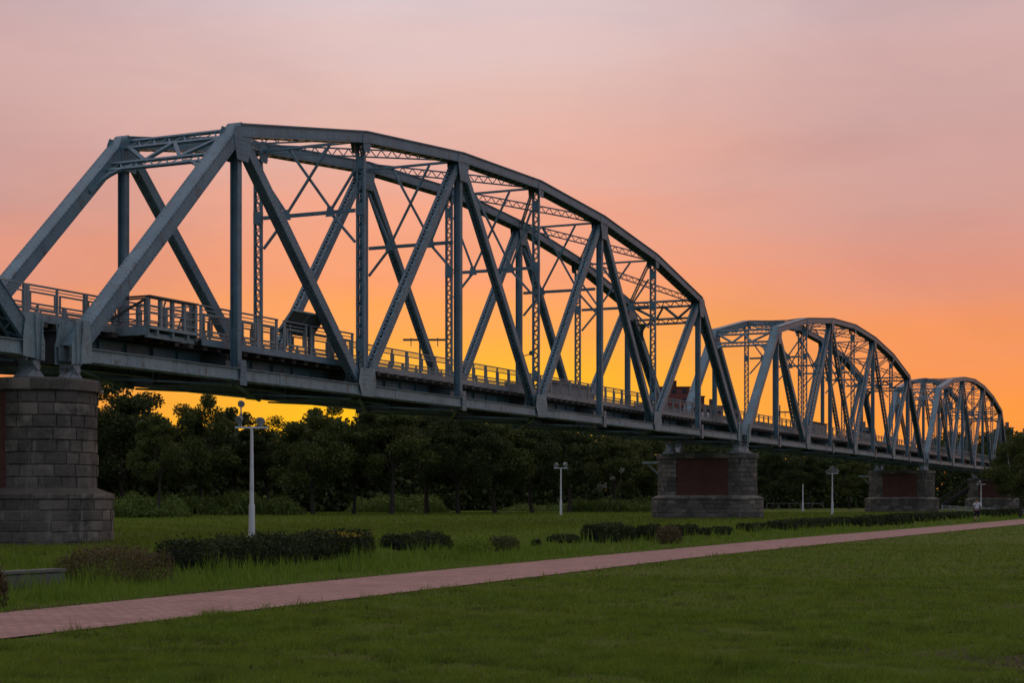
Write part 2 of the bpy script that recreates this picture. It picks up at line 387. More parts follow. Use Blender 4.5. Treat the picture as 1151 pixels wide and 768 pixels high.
def sweep(mb, pts, pieces, y):
    """mitred sweep of rectangles along a polyline in the xz plane"""
    m = len(pts); P2 = [Vector((p[0], p[1])) for p in pts]; nr = []
    for i in range(m):
        def nn(a, b): d = (b-a).normalized(); return Vector((-d.y, d.x))
        if i == 0: v = nn(P2[0], P2[1])
        elif i == m-1: v = nn(P2[-2], P2[-1])
        else:
            a, b = nn(P2[i-1], P2[i]), nn(P2[i], P2[i+1]); v = (a+b).normalized(); v = v/max(.3, v.dot(a))
        nr.append(v)
    for (y0, y1, h0, h1) in pieces:
        k = len(mb.v)
        for i in range(m):
            for (yy, h) in ((y0, h0), (y1, h0), (y1, h1), (y0, h1)):
                q = P2[i]+nr[i]*h; mb.v.append((q.x, y+yy, q.y))
        for i in range(m-1):
            for j in range(4):
                jj = (j+1) % 4; mb.f.append((k+4*i+j, k+4*i+jj, k+4*i+4+jj, k+4*i+4+j))
        mb.f.append((k, k+1, k+2, k+3)); e = k+4*(m-1); mb.f.append((e+3, e+2, e+1, e))

def make_span():
    root = empty('truss_bridge_span', (0, 0, 0))
    L = lambda i, y: Vector((P*i, y, 0.0))
    U = lambda i, y: Vector((P*i, y, TOPZ[i]))
    meshes = {}
    def put(name, key, fn, y, m=STEEL):
        if key not in meshes:
            mb = MB(); fn(mb); meshes[key] = mb.mesh(name, m)
        o = link(name, meshes[key], root); o.location = (0, y, 0); return o
    for y in (0.0, W):
        # upper chord
        def tc(mb):
            pts = [(P*i, TOPZ[i]) for i in range(1, 8)]
            h = .2; w_ = .235
            sweep(mb, pts, [(-w_, -w_+.024, -h, h), (w_-.024, w_, -h, h), (-w_-.04, w_+.04, h+.001, h+.022), (-w_-.05, -w_-.001, -h, -h+.022), (w_+.001, w_+.05, -h, -h+.022), (-w_-.05, -w_-.001, h-.022, h-.001), (w_+.001, w_+.05, h-.022, h-.001)], 0)
            for a, b in zip(pts[:-1], pts[1:]):
                A, B = Vector((a[0], 0, a[1])), Vector((b[0], 0, b[1])); d = (B-A).normalized(); nrm = Vector((-d.z, 0, d.x))
                lacing(mb, A-nrm*h, B-nrm*h, w_-.03, 0, pitch=.3)
                n = int((B-A).length/.17)
                for i in range(n+1):
                    for bs in (-.13, .13):
                        for s in (-1, 1): mb.stud(A+(B-A)*(i/n)+nrm*bs+Vector((0, s*w_, 0)), (0, s, 0), .02, .016)
        put('top_chord', 'tc', tc, y)
        # lower chord: two webs with flange angles, batten cover strips
        def bc(mb):
            x0, x1 = -.22, 8*P+.22
            for s in (-1, 1):
                mb.box(x0, x1, *sorted((s*.20, s*.178)), -.19, .19)
                mb.box(x0, x1, *sorted((s*.2005, s*.27)), .168, .188); mb.box(x0, x1, *sorted((s*.2005, s*.27)), -.188, -.168)
                n = int((x1-x0)/.16)
                for i in range(n):
                    for z in (-.13, .13): mb.stud((x0+.08+i*.16, s*.2, z), (0, s, 0), .02, .016)
                for i in range(8):
                    mb.box(P*i+2.2, P*i+4.2, *sorted((s*.2005, s*.216)), -.166, .166)
            lacing(mb, (x0, 0, -.196), (x1, 0, -.196), .17, 0, pitch=.34)
            lacing(mb, (x0, 0, .196), (x1, 0, .196), .17, 0, pitch=.34)
        put('bottom_chord', 'bc', bc, y, CHORD)
        for i, (a, b) in enumerate(((0, 1), (8, 7))):
            put('end_post', ('ep', i), lambda mb, a=a, b=b: box_member(mb, L(a, 0), U(b, 0), .228, .40, True, -.1, .12, True, .17), y)
        for k, (a, ta, b, tb) in enumerate(((1, 1, 2, 0), (2, 0, 3, 1), (3, 1, 4, 0), (4, 0, 5, 1), (5, 1, 6, 0), (6, 0, 7, 1))):
            pa = U(a, 0) if ta else L(a, 0); pb = U(b, 0) if tb else L(b, 0)
            heavy = k in (0, 5)
            put('diagonal', ('dg', k), lambda mb, pa=pa, pb=pb, hv=heavy: box_member(mb, pa, pb, .16, .36 if hv else .31, False, -.2, -.2, True, .2), y)
        for i in range(1, 8):
            if i % 2 == 0:
                def vp(mb, i=i):
                    p, q = L(i, 0)+Vector((0, 0, .1)), U(i, 0)-Vector((0, 0, .1))
                    for s in (-1, 1):
                        mb.bar(p, q, s*.155-.012, s*.155+.012, -.062, .062)
                        for bs in (-1, 1): mb.bar(p, q, *sorted((s*.143, s*.095)), *sorted((bs*.061, bs*.048)))
                    for bs in (-1, 1): lacing(mb, p, q, .13, bs*.068, pitch=.2, wid=.042)
                    for z in (1.6, LOWZ, TOPZ[i]-.9):
                        for bs in (-1, 1): mb.box(P*i+bs*.076-.005, P*i+bs*.076+.005, -.165, .165, z-.22, z+.22)
            else:
                def vp(mb, i=i):
                    p, q = L(i, 0)-Vector((0, 0, .3)), U(i, 0)-Vector((0, 0, .12))
                    mb.bar(p, q, -.118, .118, -.010, .010)
                    for s in (-1, 1):
                        mb.bar(p, q, s*.130-.011, s*.130+.011, -.115, .115)
                        n = int((q-p).length/.16)
                        for j in range(n):
                            z = p.z+.1+j*.16
                            for xo in (-.07, .07): mb.stud((P*i+xo, s*.141, z), (0, s, 0), .018, .014)
            put('vertical_post', ('vp', i), vp, y)
        # gusset plates, a pair at every panel point
        for i in range(0, 9):
            def gl(mb, i=i):
                for s in (-1, 1):
                    if i in (0, 8):
                        sg = 1 if i == 0 else -1; c = P*i
                        poly = [(c-sg*.26, -.30), (c+sg*.55, -.22), (c+sg*.55, .26), (c+sg*.46, .90), (c-sg*.02, .95), (c-sg*.26, .2)]
                        if sg < 0: poly = poly[::-1]
                        yy = sorted((s*.275, s*.289))
                    elif i % 2:
                        c = P*i; poly = [(c-.19, -.34), (c+.19, -.34), (c+.14, .45), (c-.14, .45)]; yy = sorted((s*.272, s*.285))
                    else:
                        c = P*i; poly = [(c-.40, -.22), (c+.40, -.22), (c+.62, .26), (c+.5, .78), (c-.5, .78), (c-.62, .26)]; yy = sorted((s*.272, s*.286))
                    mb.prism(poly, 'y', *yy)
                    xs = [q[0] for q in poly]; zs = [q[1] for q in poly]
                    for xx in np.arange(min(xs)+.1, max(xs)-.05, .13):
                        for z in np.arange(min(zs)+.08, max(zs)-.05, .17):
                            if i % 2 and i not in (0, 8) or abs(xx-P*i) < (.22 if i in (0, 8) else .42): mb.stud((xx, s*.287, z), (0, s, 0), .02, .015)
                    if i in (0, 8):                         # stiffener ribs over the bearing
                        for xo in (-.12, .12): mb.bar((P*i+xo*.6, s*.29, -.3), (P*i+xo*1.2, s*.29, .88), -.0, .05*s if s > 0 else .05, -.012, .012, ref=(0, s, 0))
            put('gusset_plate', ('gl', i), gl, y, STEEL if i % 2 else CHORD)
            if 0 < i < 8:
                def gu(mb, i=i):
                    z = TOPZ[i]; c = P*i
                    if i % 2:
                        poly = [(c-.52, z-.15), (c-.30, z-.95), (c+.30, z-.95), (c+.52, z-.15), (c+.4, z+.1), (c-.4, z+.1)]
                    else: poly = [(c-.3, z-.12), (c-.2, z-.55), (c+.2, z-.55), (c+.3, z-.12), (c+.2, z+.05), (c-.2, z+.05)]
                    for s in (-1, 1):
                        mb.prism(poly, 'y', *sorted((s*.242, s*.256)))
                        for xx in np.arange(c-.26, c+.3, .13):
                            for dz in ((-.3, -.45, -.6, -.75) if i % 2 else (-.3, -.42)): mb.stud((xx, s*.257, z+dz), (0, s, 0), .02, .015)
                put('gusset_plate', ('gu', i), gu, y)
        # bearings
        for i in (0, 8):
            def br(mb, i=i):
                c = P*i
                mb.prism([(c-.10, -.42), (c+.10, -.42), (c+.16, -.30), (c-.16, -.30)], 'y', -.24, .24)
                mb.rod((c, -.30, -.47), (c, .30, -.47), .085, n=12)
                mb.prism([(c-.10, -.50), (c+.10, -.50), (c+.38, -.84), (c-.38, -.84)], 'y', -.16, .16)
                for s in (-1, 1):
                    mb.prism([(c-.06, -.5), (c+.06, -.5), (c+.46, -.845), (c-.46, -.845)], 'y', *sorted((s*.20, s*.24)))
                if i == 0:                                  # rollers at one end
                    for k in range(4): mb.rod((c-.3+.2*k, -.3, -.885), (c-.3+.2*k, .3, -.885), .038, n=8)
                    mb.box(c-.45, c+.95, -.36, .36, -1.0, -.93)
                else: mb.box(c-.44, c+.44, -.36, .36, -1.0, -.85)
            put('bearing', ('br', i), br, y, SHOE)
    # floor system
    for i in range(9):
        def fb(mb, i=i):
            c = P*i; y0, y1 = .29, W-.29; zt, zb_ = .62, -.22
            mb.box(c-.012, c+.012, y0, y1, zb_, zt)
            mb.box(c-.15, c+.15, y0, y1, zt+.001, zt+.025); mb.box(c-.15, c+.15, y0, y1, zb_-.025, zb_-.001)
            for yy in (1.25, W-1.25): mb.box(c-.10, c+.10, yy-.012, yy+.012, zb_+.002, zt-.002)
        put('floor_beam', ('fb', i), fb, 0, DARK)  # beams coloured darker than the other steel to imitate shade beneath the deck
    for yy in (1.25, W-1.25):
        def stg(mb):
            for i in range(8):
                a, b = P*i+.16, P*(i+1)-.16
                mb.box(a, b, -.011, .011, .0, .66)
                mb.box(a, b, -.13, .13, .661, .68); mb.box(a, b, -.13, .13, -.02, -.001)
                for k in range(1, 6):
                    x = a+(b-a)*k/6; mb.box(x-.008, x+.008, -.1, .1, .001, .659)
        put('stringer', 'sg', stg, yy, STEEL)
    def bl(mb):
        for i in range(8):
            for k, (ya, yb) in enumerate(((.25, W-.25), (W-.25, .25))):
                z = -.262-.02*k
                mb.bar((P*i+.3, ya, z), (P*(i+1)-.3, yb, z), -.055, .055, -.006, .006, ref=(0, 0, 1) if 0 else Vector((P-.6, yb-ya, 0)).cross(Vector((0, 0, 1))))
                mb.bar((P*i+.3, ya, z-.01), (P*(i+1)-.3, yb, z-.01), -.045, .0, -.05, .05, ref=(0, 0, 1))
    put('bottom_lateral_bracing', 'bl', bl, 0, STEEL)
    # top laterals: latticed diagonals in each panel, deep and see-through
    def lat(mb, A, B, dep=.28, wb=.05):
        A = Vector(A); B = Vector(B)
        for s in (-1, 1): mb.bar(A+Vector((0, 0, s*dep/2)), B+Vector((0, 0, s*dep/2)), -wb/2, wb/2, -.035, .035, ref=(0, 0, 1))
        lacing(mb, A, B, dep/2, 0, ref=(0, 0, 1), pitch=.25, wid=.04)
    for i in range(1, 7):
        def tl(mb, i=i):
            A0, A1, B0_, B1 = U(i, .25), U(i+1, .25), U(i, W-.25), U(i+1, W-.25)
            lat(mb, A0+Vector((.3, 0, -.02)), B1+Vector((-.3, 0, -.02))); lat(mb, A1+Vector((-.3, 0, .02)), B0_+Vector((.3, 0, .02)))
        put('top_lateral_bracing', ('tl', i), tl, 0)
    # sway frames between the trusses
    for i in range(2, 7):
        def sw(mb, i=i):
            x = P*i; zt = TOPZ[i]-.12; zl = LOWZ
            def r(a, za, b, zb_, w_=.04): mb.bar((x, a*W, za), (x, b*W, zb_), -w_, w_, -.045, .045, ref=(1, 0, 0))
            e = .055
            r(e, zt, 1-e, zt, .05); r(e, zl, 1-e, zl, .035); mb.bar((x, e*W, zl-.07), (x, (1-e)*W, zl-.07), -.03, .03, -.02, .02, ref=(1, 0, 0))
            r(.30, zt-.05, .715, zl+.05, .03); mb.bar((x+.07, .70*W, zt-.05), (x+.07, .285*W, zl+.05), -.03, .03, -.045, .045, ref=(1, 0, 0))
            r(e, zt-1.0, .285, zl+.06, .028); r(1-e, zt-1.0, .715, zl+.06, .028)
            r(.285, zl-.06, e, zl-1.15, .035); r(.715, zl-.06, 1-e, zl-1.15, .035)
            for yy in (.285, .715): mb.prism([(yy*W-.2, zl-.18), (yy*W+.2, zl-.18), (yy*W+.12, zl+.2), (yy*W-.12, zl+.2)], 'x', x-.052, x-.044)
        put('sway_frame', ('sw', i), sw, 0)
    # portals in the plane of the end posts
    for j, (a, b) in enumerate(((0, 1), (8, 7))):
        def pf(mb, a=a, b=b):
            top = U(b, 0); dn = (L(a, 0)-top).normalized()
            def pt(t, y, off=0): return Vector((top.x+dn.x*t, y, top.z+dn.z*t))
            nv = Vector((dn.z, 0, -dn.x))
            def rr(t0, y0, t1, y1, w_=.05): mb.bar(pt(t0, y0), pt(t1, y1), -w_, w_, -.05, .05, ref=nv)
            def la(t, dep):
                for s in (-.5, .5): rr(t+s*dep, .26, t+s*dep, W-.26, .045)
                lacing(mb, pt(t, .26), pt(t, W-.26), dep/2, 0, ref=dn, pitch=.30, wid=.055)
            la(.12, .42); la(1.40, .36)
            m = W/2
            for (t0, y0, t1, y1) in ((.27, .35, 1.2, 1.5), (.27, W-.35, 1.2, W-1.5), (.27, m, 1.2, 1.5), (.27, m, 1.2, W-1.5)):
                A, B = pt(t0, y0), pt(t1, y1); mb.bar(A, B, -.05, .05, -.06, .06, ref=nv)
            for (y0, y1) in ((.26, 1.15), (W-.26, W-1.15)):   # curved knee brackets
                pr = None; n = 6
                for k in range(n+1):
                    th = k/n*PI/2; t = 1.5+(1-math.sin(th))*1.25*0+1.25*(1-math.sin(th)); y = y0+(y1-y0)*(1-math.cos(th))
                    c = pt(t, y)
                    if pr is not None: mb.bar(pr, c, -.05, .05, -.05, .05, ref=nv, e0=.02, e1=.02)
                    pr = c
                rr(1.48, y0+(y1-y0)*.25, 2.3, y0, .03)
                cur = [(1.5+1.25*(1-math.sin(k/6*PI/2)), y0+(y1-y0)*(1-math.cos(k/6*PI/2))) for k in range(7)]
                k0 = len(mb.v); of = nv*.012
                for (t, y) in cur: mb.v += [tuple(pt(t, y)-of), tuple(pt(t, y0+(y-y0)*.35)-of), tuple(pt(t, y0+(y-y0)*.35)+of), tuple(pt(t, y)+of)]
                for k in range(6):
                    a4 = k0+4*k
                    for e in range(4): mb.f.append((a4+e, a4+(e+1) % 4, a4+4+(e+1) % 4, a4+4+e))
        put('portal_frame', ('pf', j), pf, 0)
    return root

SPAN_LABELS = {-1: ('steel truss span cropped at the photo edge, showing only its last slanted post', ),
               0: ('largest grey steel truss span, its arch rising from the big rounded stone pier',),
               1: ('middle-sized steel truss span between the two brick-panelled piers',),
               2: ('smallest steel truss span at the bridge end, partly hidden by the round tree',)}
proto_span = make_span()
SPANS = {}
for k in (0, -1, 1, 2):
    o = proto_span if k == 0 else copy_tree(proto_span)
    o.location = world(PITCH*k, 0, ZB); o.rotation_euler = (0, 0, TH)
    tag(o, SPAN_LABELS[k][0], 'bridge span', 'steel truss spans of the old bridge'); SPANS[k] = o

# ------------------------------------------------------------------ walkways (deck, sleepers, railings)
RN0, RN1 = .80, W-.80; DZ = 1.0
def make_walkway(k, solid):
    root = empty('walkway', world(PITCH*k, 0, ZB), TH)
    X0, X1 = -.75, 62.4+.75
    d = MB()
    for i in range(7):
        y0 = .72+i*(W-1.44)/7; d.box(X0, X1, y0+.008, y0+(W-1.44)/7-.008, DZ-.06, DZ-.002*(i % 2))
    d.build('deck_planks', TIMBER, root)
    e = MB()
    for yy in (.68, W-.68): e.box(X0, X1, yy-.03, yy+.03, DZ-.16, DZ+.05)
    e.build('edge_beam', RAIL, root)
    sm_ = MB(); sm_.box(-.11, .11, .45, W-.45, DZ-.31, DZ-.165); sme = sm_.mesh('sleeper', TIMBER)
    n = 88
    for i in range(n):
        o = link('sleeper', sme, root); o.location = (X0+.3+i*(X1-X0-.6)/(n-1), 0, 0)
    pm = MB(); pm.box(-.07, .07, -.035, .035, DZ, DZ+.80); pm.box(-.075, .075, -.05, .05, DZ-.02, DZ+.012); pme = pm.mesh('post', RAIL)
    tm = MB(); tm.box(-.028, .028, -.03, .03, DZ, DZ+.79); tme = tm.mesh('slim_post', RAIL)
    pit = 1.17; np_ = int((X1-X0)/pit); pit = (X1-X0)/np_
    fm = MB(); a, b = .10, pit-.06
    for (x0, x1, z0, z1) in ((a, b, .18, .225), (a, b, .62, .665), (a, a+.05, .2255, .6195), (b-.05, b, .2255, .6195)): fm.box(x0, x1, -.018, .018, DZ+z0, DZ+z1)
    fm.box(a+.051, b-.051, -.012, .012, DZ+.33, DZ+.355)
    fme = fm.mesh('infill_frame', RAIL)
    for yy in (RN0, RN1):
        r = MB(); r.box(X0, X1, yy-.035, yy+.035, DZ+.801, DZ+.845); r.box(X0, X1, yy-.012, yy+.012, DZ+.72, DZ+.745); r.box(X0, X1, yy-.016, yy+.016, DZ+.08, DZ+.12)
        ro = r.build('railing', RAIL, root)
        for i in range(np_+1):
            o = link('post' if i % 2 == 0 else 'slim_post', pme if i % 2 == 0 else tme, ro); o.location = (X0+i*pit, yy, 0)
            if i < np_:
                o = link('infill_frame', fme, ro); o.location = (X0+i*pit, yy, 0)
    for (x0, x1) in solid:
        s = MB(); L_ = x1-x0; m = max(1, int(L_/1.2))
        for i in range(m):
            s.box(x0+i*L_/m+.01, x0+(i+1)*L_/m-.01, RN1+.06, RN1+.10, DZ+.03, DZ+.80-.02*((i*7) % 3 == 0))
        s.box(x0, x1, RN1+.045, RN1+.115, DZ+.802, DZ+.84)
        s.build('screen_board', PANEL, root)
    return root
def s_at(px, n):                                         # distance along the bridge seen at photo column px
    a = (px-CXP)/F; q = B0+N*n
    return (a*q.y-q.x)/(D.x-a*D.y)
solid0 = [(s_at(569, RN1), s_at(600, RN1)), (s_at(612, RN1), s_at(668, RN1)), (s_at(718, RN1), 62.4+.5)]
solid1 = [(.4, s_at(913, RN1)-PITCH), (s_at(966, RN1)-PITCH, 62.4)]
WALK = {}
for k, so_, lb in ((0, solid0, 'timber walkway with open grey railings running through the largest truss span'), (-1, [], 'timber walkway with grey railings inside the cut-off truss span'), (1, solid1, 'timber walkway fenced with solid grey boards inside the middle truss span'), (2, [(.3, 40)], 'timber walkway with grey boards inside the smallest far truss span')):
    WALK[k] = tag(make_walkway(k, so_), lb, 'walkway', 'walkways on the bridge spans')

# outlook balcony and side deck on the near side of the main span
def railing_run(mb, A, B, z0, h, posts, w_=.03, rails=(.98, .72, .46, .2)):
    A = Vector(A); B = Vector(B)
    for t in rails:
        hh = .03 if t < .9 else .045; mb.bar(A+Vector((0, 0, z0+h*t)), B+Vector((0, 0, z0+h*t)), -w_, w_, -hh/2, hh/2, ref=(B-A).cross(Vector((0, 0, 1))))
    for i in range(posts):
        p = A.lerp(B, i/(posts-1)); mb.box(p.x-.05, p.x+.05, p.y-.05, p.y+.05, z0, z0+h*(.975))
def make_balcony():
    cy = -.36; x0, x1 = s_at(168, cy), s_at(221, cy)
    root = empty('viewing_balcony', world(0, 0, ZB), TH); tag(root, 'small railed steel balcony jutting from the walkway beside the first slanted post', 'balcony')
    z0 = DZ+.02; yb = .72
    b = MB(); b.box(x0, x1, cy, yb, z0-.06, z0); b.build('deck_planks', TIMBER, root)
    f = MB(); f.box(x0-.03, x1+.03, cy-.04, cy-.005, z0-.07, z0+.02); f.box(x0-.03, x1+.03, cy+.1, cy+.14, z0-.30, z0-.16); f.box(x0-.04, x0-.005, cy-.003, yb, z0-.24, z0+.02); f.box(x1+.005, x1+.04, cy-.003, yb, z0-.24, z0+.02)
    for x in (x0+.4, (x0+x1)/2, x1-.4): f.box(x-.04, x+.04, cy, yb, z0-.2, z0-.065)
    f.build('edge_beam', CHORD, root)
    r = MB(); railing_run(r, (x0, cy+.05, 0), (x1, cy+.05, 0), z0, .84, 5); railing_run(r, (x0+.05, cy+.15, 0), (x0+.05, yb, 0), z0, .82, 2); railing_run(r, (x1-.05, cy+.15, 0), (x1-.05, yb, 0), z0, .82, 2)
    for xx in (x0+.55, x0+1.5):
        r.bar((xx, cy+.12, z0+.05), (xx+.35, cy+.12, z0+.8), -.02, .02, -.02, .02)
    r.build('railing', RAIL, root)
    h = MB(); h.bar((x0-.05, cy, z0+.86), (x1+.05, cy, z0+.86), -.06, .06, -.025, .025); h.bar((x0, cy+.06, z0+.86), (x0, yb+.3, z0+.86), -.05, .05, -.022, .022, ref=(1, 0, 0)); h.bar((x0, cy, z0+.84), (x0-.3, yb+.3, z0+.1), -.03, .03, -.03, .03, ref=(1, 0, 0))
    h.build('handrail', DARK, root)
make_balcony()
def make_side_deck():
    yf = .36; root = empty('side_deck', world(0, 0, ZB), TH); tag(root, 'narrow railed side deck with pale edge beam behind the first upright post', 'deck')
    x0, x1 = s_at(226, yf), s_at(398, yf); z0 = DZ+.015
    b = MB(); b.box(x0, x1, yf, .64, z0-.06, z0); b.build('deck_planks', TIMBER, root)
    f = MB(); f.box(x0, x1, yf-.035, yf-.004, z0-.2, z0+.02)
    for i in range(9): x = x0+.3+i*(x1-x0-.6)/8; f.box(x-.04, x+.04, yf, .64, z0-.18, z0-.065)
    f.build('edge_beam', STEEL, root)
    r = MB()
    def panels(xa, xb):
        n = max(1, int(round((xb-xa)/1.25)))
        for i in range(n):
            a, c = xa+i*(xb-xa)/n, xa+(i+1)*(xb-xa)/n
            for (u0, u1, q0, q1) in ((a, a+.11, 0, 1.0), (c-.11, c-.002, 0, 1.0), (a+.18, c-.18, .74, .80), (a+.18, c-.18, .22, .28), (a+.18, a+.24, .2805, .7395), (c-.24, c-.18, .2805, .7395)): r.box(u0, u1, yf+.02, yf+.07, z0+q0, z0+q1)
            r.box(a+.111, c-.112, yf+.03, yf+.06, z0+.10, z0+.13)
        r.box(xa, xb, yf+.0, yf+.09, z0+1.001, z0+1.045); r.box(xa+.11, xb-.11, yf+.03, yf+.06, z0+.88, z0+.91)
    panels(x0, s_at(262, yf)); panels(s_at(270, yf), s_at(313, yf)); panels(s_at(320, yf), s_at(346, yf)); panels(s_at(350, yf), x1)
    r.build('railing', RAIL, root)
make_side_deck()
def make_board():
    root = empty('information_board', world(0, 0, ZB), TH); tag(root, 'tilted dark display board with ribbed back leaning over the side deck railing', 'display board')
    x0, x1 = s_at(313, .75), s_at(350, .75); zl, zh = DZ+.74, DZ+1.43; yl, yh = .78, .22
    p = [Vector((x0, yl, zl)), Vector((x1, yl, zl)), Vector((x1, yh, zh)), Vector((x0, yh, zh))]; nv = (p[1]-p[0]).cross(p[3]-p[0]).normalized()
    b = MB(); b.box8([q for q in p]+[q+nv*.03 for q in p]); b.build('panel', DARK, root)
    f = MB(); dn = -nv if nv.z > 0 else nv
    for A, B in ((p[0], p[1]), (p[1], p[2]), (p[2], p[3]), (p[3], p[0]), (p[0].lerp(p[1], .5), p[3].lerp(p[2], .5)), (p[0].lerp(p[3], .5), p[1].lerp(p[2], .5))):
        f.bar(A+dn*.02, B+dn*.02, -.04, .04, -.02, .02, ref=nv, e0=.012, e1=.012)
    for x in (x0+.3, x1-.3): f.bar((x, .5, DZ), (x, .5, (zl+zh)/2-.04), -.03, .03, -.03, .03)
    f.build('frame', CHORD, root)
make_board()
def make_cabinet(px0, px1, ytop, lab):
    y = RN1-.45; s0, s1 = s_at(px0, y), s_at(px1, y); c = world(s0, y); Yd = c.y
    h = zat(ytop, Yd)-(ZB+DZ)
    root = empty('display_cabinet', world(s0, y, ZB+DZ), TH); tag(root, lab, 'cabinet', 'display cabinets on the walkway')
    L_ = s1-s0; b = MB(); n = max(2, int(L_/1.3))
    for i in range(n): b.box(i*L_/n+.012, (i+1)*L_/n-.012, -.18, .18, .06, h-.09)
    b.box(.02, L_-.02, -.15, .15, 0, .06); b.build('panel', PANEL, root)
    r = MB(); r.prism([(-.32, h-.085), (.32, h-.085), (.3, h-.02), (0, h+.02), (-.3, h-.02)], 'x', -.12, L_+.12); r.build('roof', DARK, root)
make_cabinet(622, 661, 428, 'long grey display cabinet with dark flat roof standing on the main span walkway')
make_cabinet(912, 927, 474, 'short grey display cabinet standing on the middle span walkway')
def make_lamp_head():
    y = W-.35; s = s_at(589, y); c = world(s, y); root = empty('spotlight', (c.x, c.y, zat(400, c.y)), TH)
    tag(root, 'tiny black spotlight on a bracket fixed to an upright of the far truss', 'spotlight')
    b = MB(); b.rod((0, 0, 0), (0, -.35, .05), .025); b.build('bracket', DARK, root)
    h = MB(); h.tube([(0, -.33, .02), (0, -.35, .06), (.02, -.42, .16), (.03, -.46, .22)], [.05, .10, .12, .04], 10); h.build('lamp_head', DARK, root)
make_lamp_head()
def make_discs():
    for i, px in enumerate((789.5, 795.5)):
        y = RN1-.06; s = s_at(px, y); c = world(s, y); root = empty('round_plate', (c.x, c.y, zat(467, c.y)), TH)
        b = MB(); b.rod((0, 0, 0), (0, -.03, 0), .19, ref=(1, 0, 0), n=18); o = b.build('disc', WHITE, root)
        tag(root, 'round white plate, one of two on grey boards near the largest span end', 'sign', 'pair of round white plates')
make_discs()

# ------------------------------------------------------------------ stone piers
def capsule(hl, r, step=.12):
    """outline in pier coordinates: u along the bridge, v across, straight sides at u=+-r, round ends at v=+-hl"""
    pts = []
    nA = max(12, int(PI*r/step)); nS = max(2, int(2*hl/step))
    for i in range(nA): t = PI*i/nA; pts.append((r*math.cos(t), hl+r*math.sin(t)))
    for i in range(nS): pts.append((-r, hl-2*hl*i/nS))
    for i in range(nA): t = PI+PI*i/nA; pts.append((r*math.cos(t), -hl+r*math.sin(t)))
    for i in range(nS): pts.append((r, -hl+2*hl*i/nS))
    return pts
def outline_at(hl, r):
    pts = capsule(hl, r, .05); L = [0]
    for a, b in zip(pts, pts[1:]+pts[:1]): L.append(L[-1]+math.dist(a, b))
    T = L[-1]; xs = np.array([p[0] for p in pts]+[pts[0][0]]); ys = np.array([p[1] for p in pts]+[pts[0][1]])
    def f(l):
        l = l % T; x, y = np.interp(l, L, xs), np.interp(l, L, ys)
        yc = max(-hl, min(hl, y)); nx, ny = x, y-yc; k = math.hypot(nx, ny) or 1
        return x, y, nx/k, ny/k
    return f, T
def blocks(mb, hl, r, z0, z1, course, blen, seed, part=None, rough=.012):
    R = random.Random(seed); f, T = outline_at(hl, r)
    nc = max(1, round((z1-z0)/course)); ch = (z1-z0)/nc
    for c in range(nc):
        za, zb_ = z0+c*ch+.012, z0+(c+1)*ch-.012
        l = R.uniform(0, blen); end = l+T
        if part: l, end = part
        while l < end-.05:
            w_ = blen*R.uniform(.55, 1.45)
            if end-(l+w_) < blen*.5: w_ = end-l
            la, lb = l+.012, l+w_-.012; l += w_
            m = max(2, int((lb-la)/.16)+1); o = R.uniform(-rough, rough)
            mid = f((la+lb)/2)
            k = len(mb.v)
            cols = [la+(lb-la)*i/(m-1) for i in range(m)]
            for i, q in enumerate(cols):
                x, y, nx, ny = f(q); ed = .014 if i in (0, m-1) else 0
                for (zz, off) in ((za, -.05), (za, o-.016), (za+.02, o-ed*.8), ((za+zb_)/2, o+.012*R.uniform(-.5, 1)-ed), (zb_-.02, o-ed*.8), (zb_, o-.016), (zb_, -.05)):
                    mb.v.append((x+nx*off, y+ny*off, zz))
            for i in range(m-1):
                for j in range(6): mb.f.append((k+7*i+j, k+7*i+j+1, k+7*(i+1)+j+1, k+7*(i+1)+j))
            mb.f.append(tuple(k+j for j in range(7))); mb.f.append(tuple(k+7*(m-1)+j for j in range(6, -1, -1)))
def core(mb, hl, r, z0, z1): mb.prism(capsule(hl, r, .2), 'z', z0, z1)
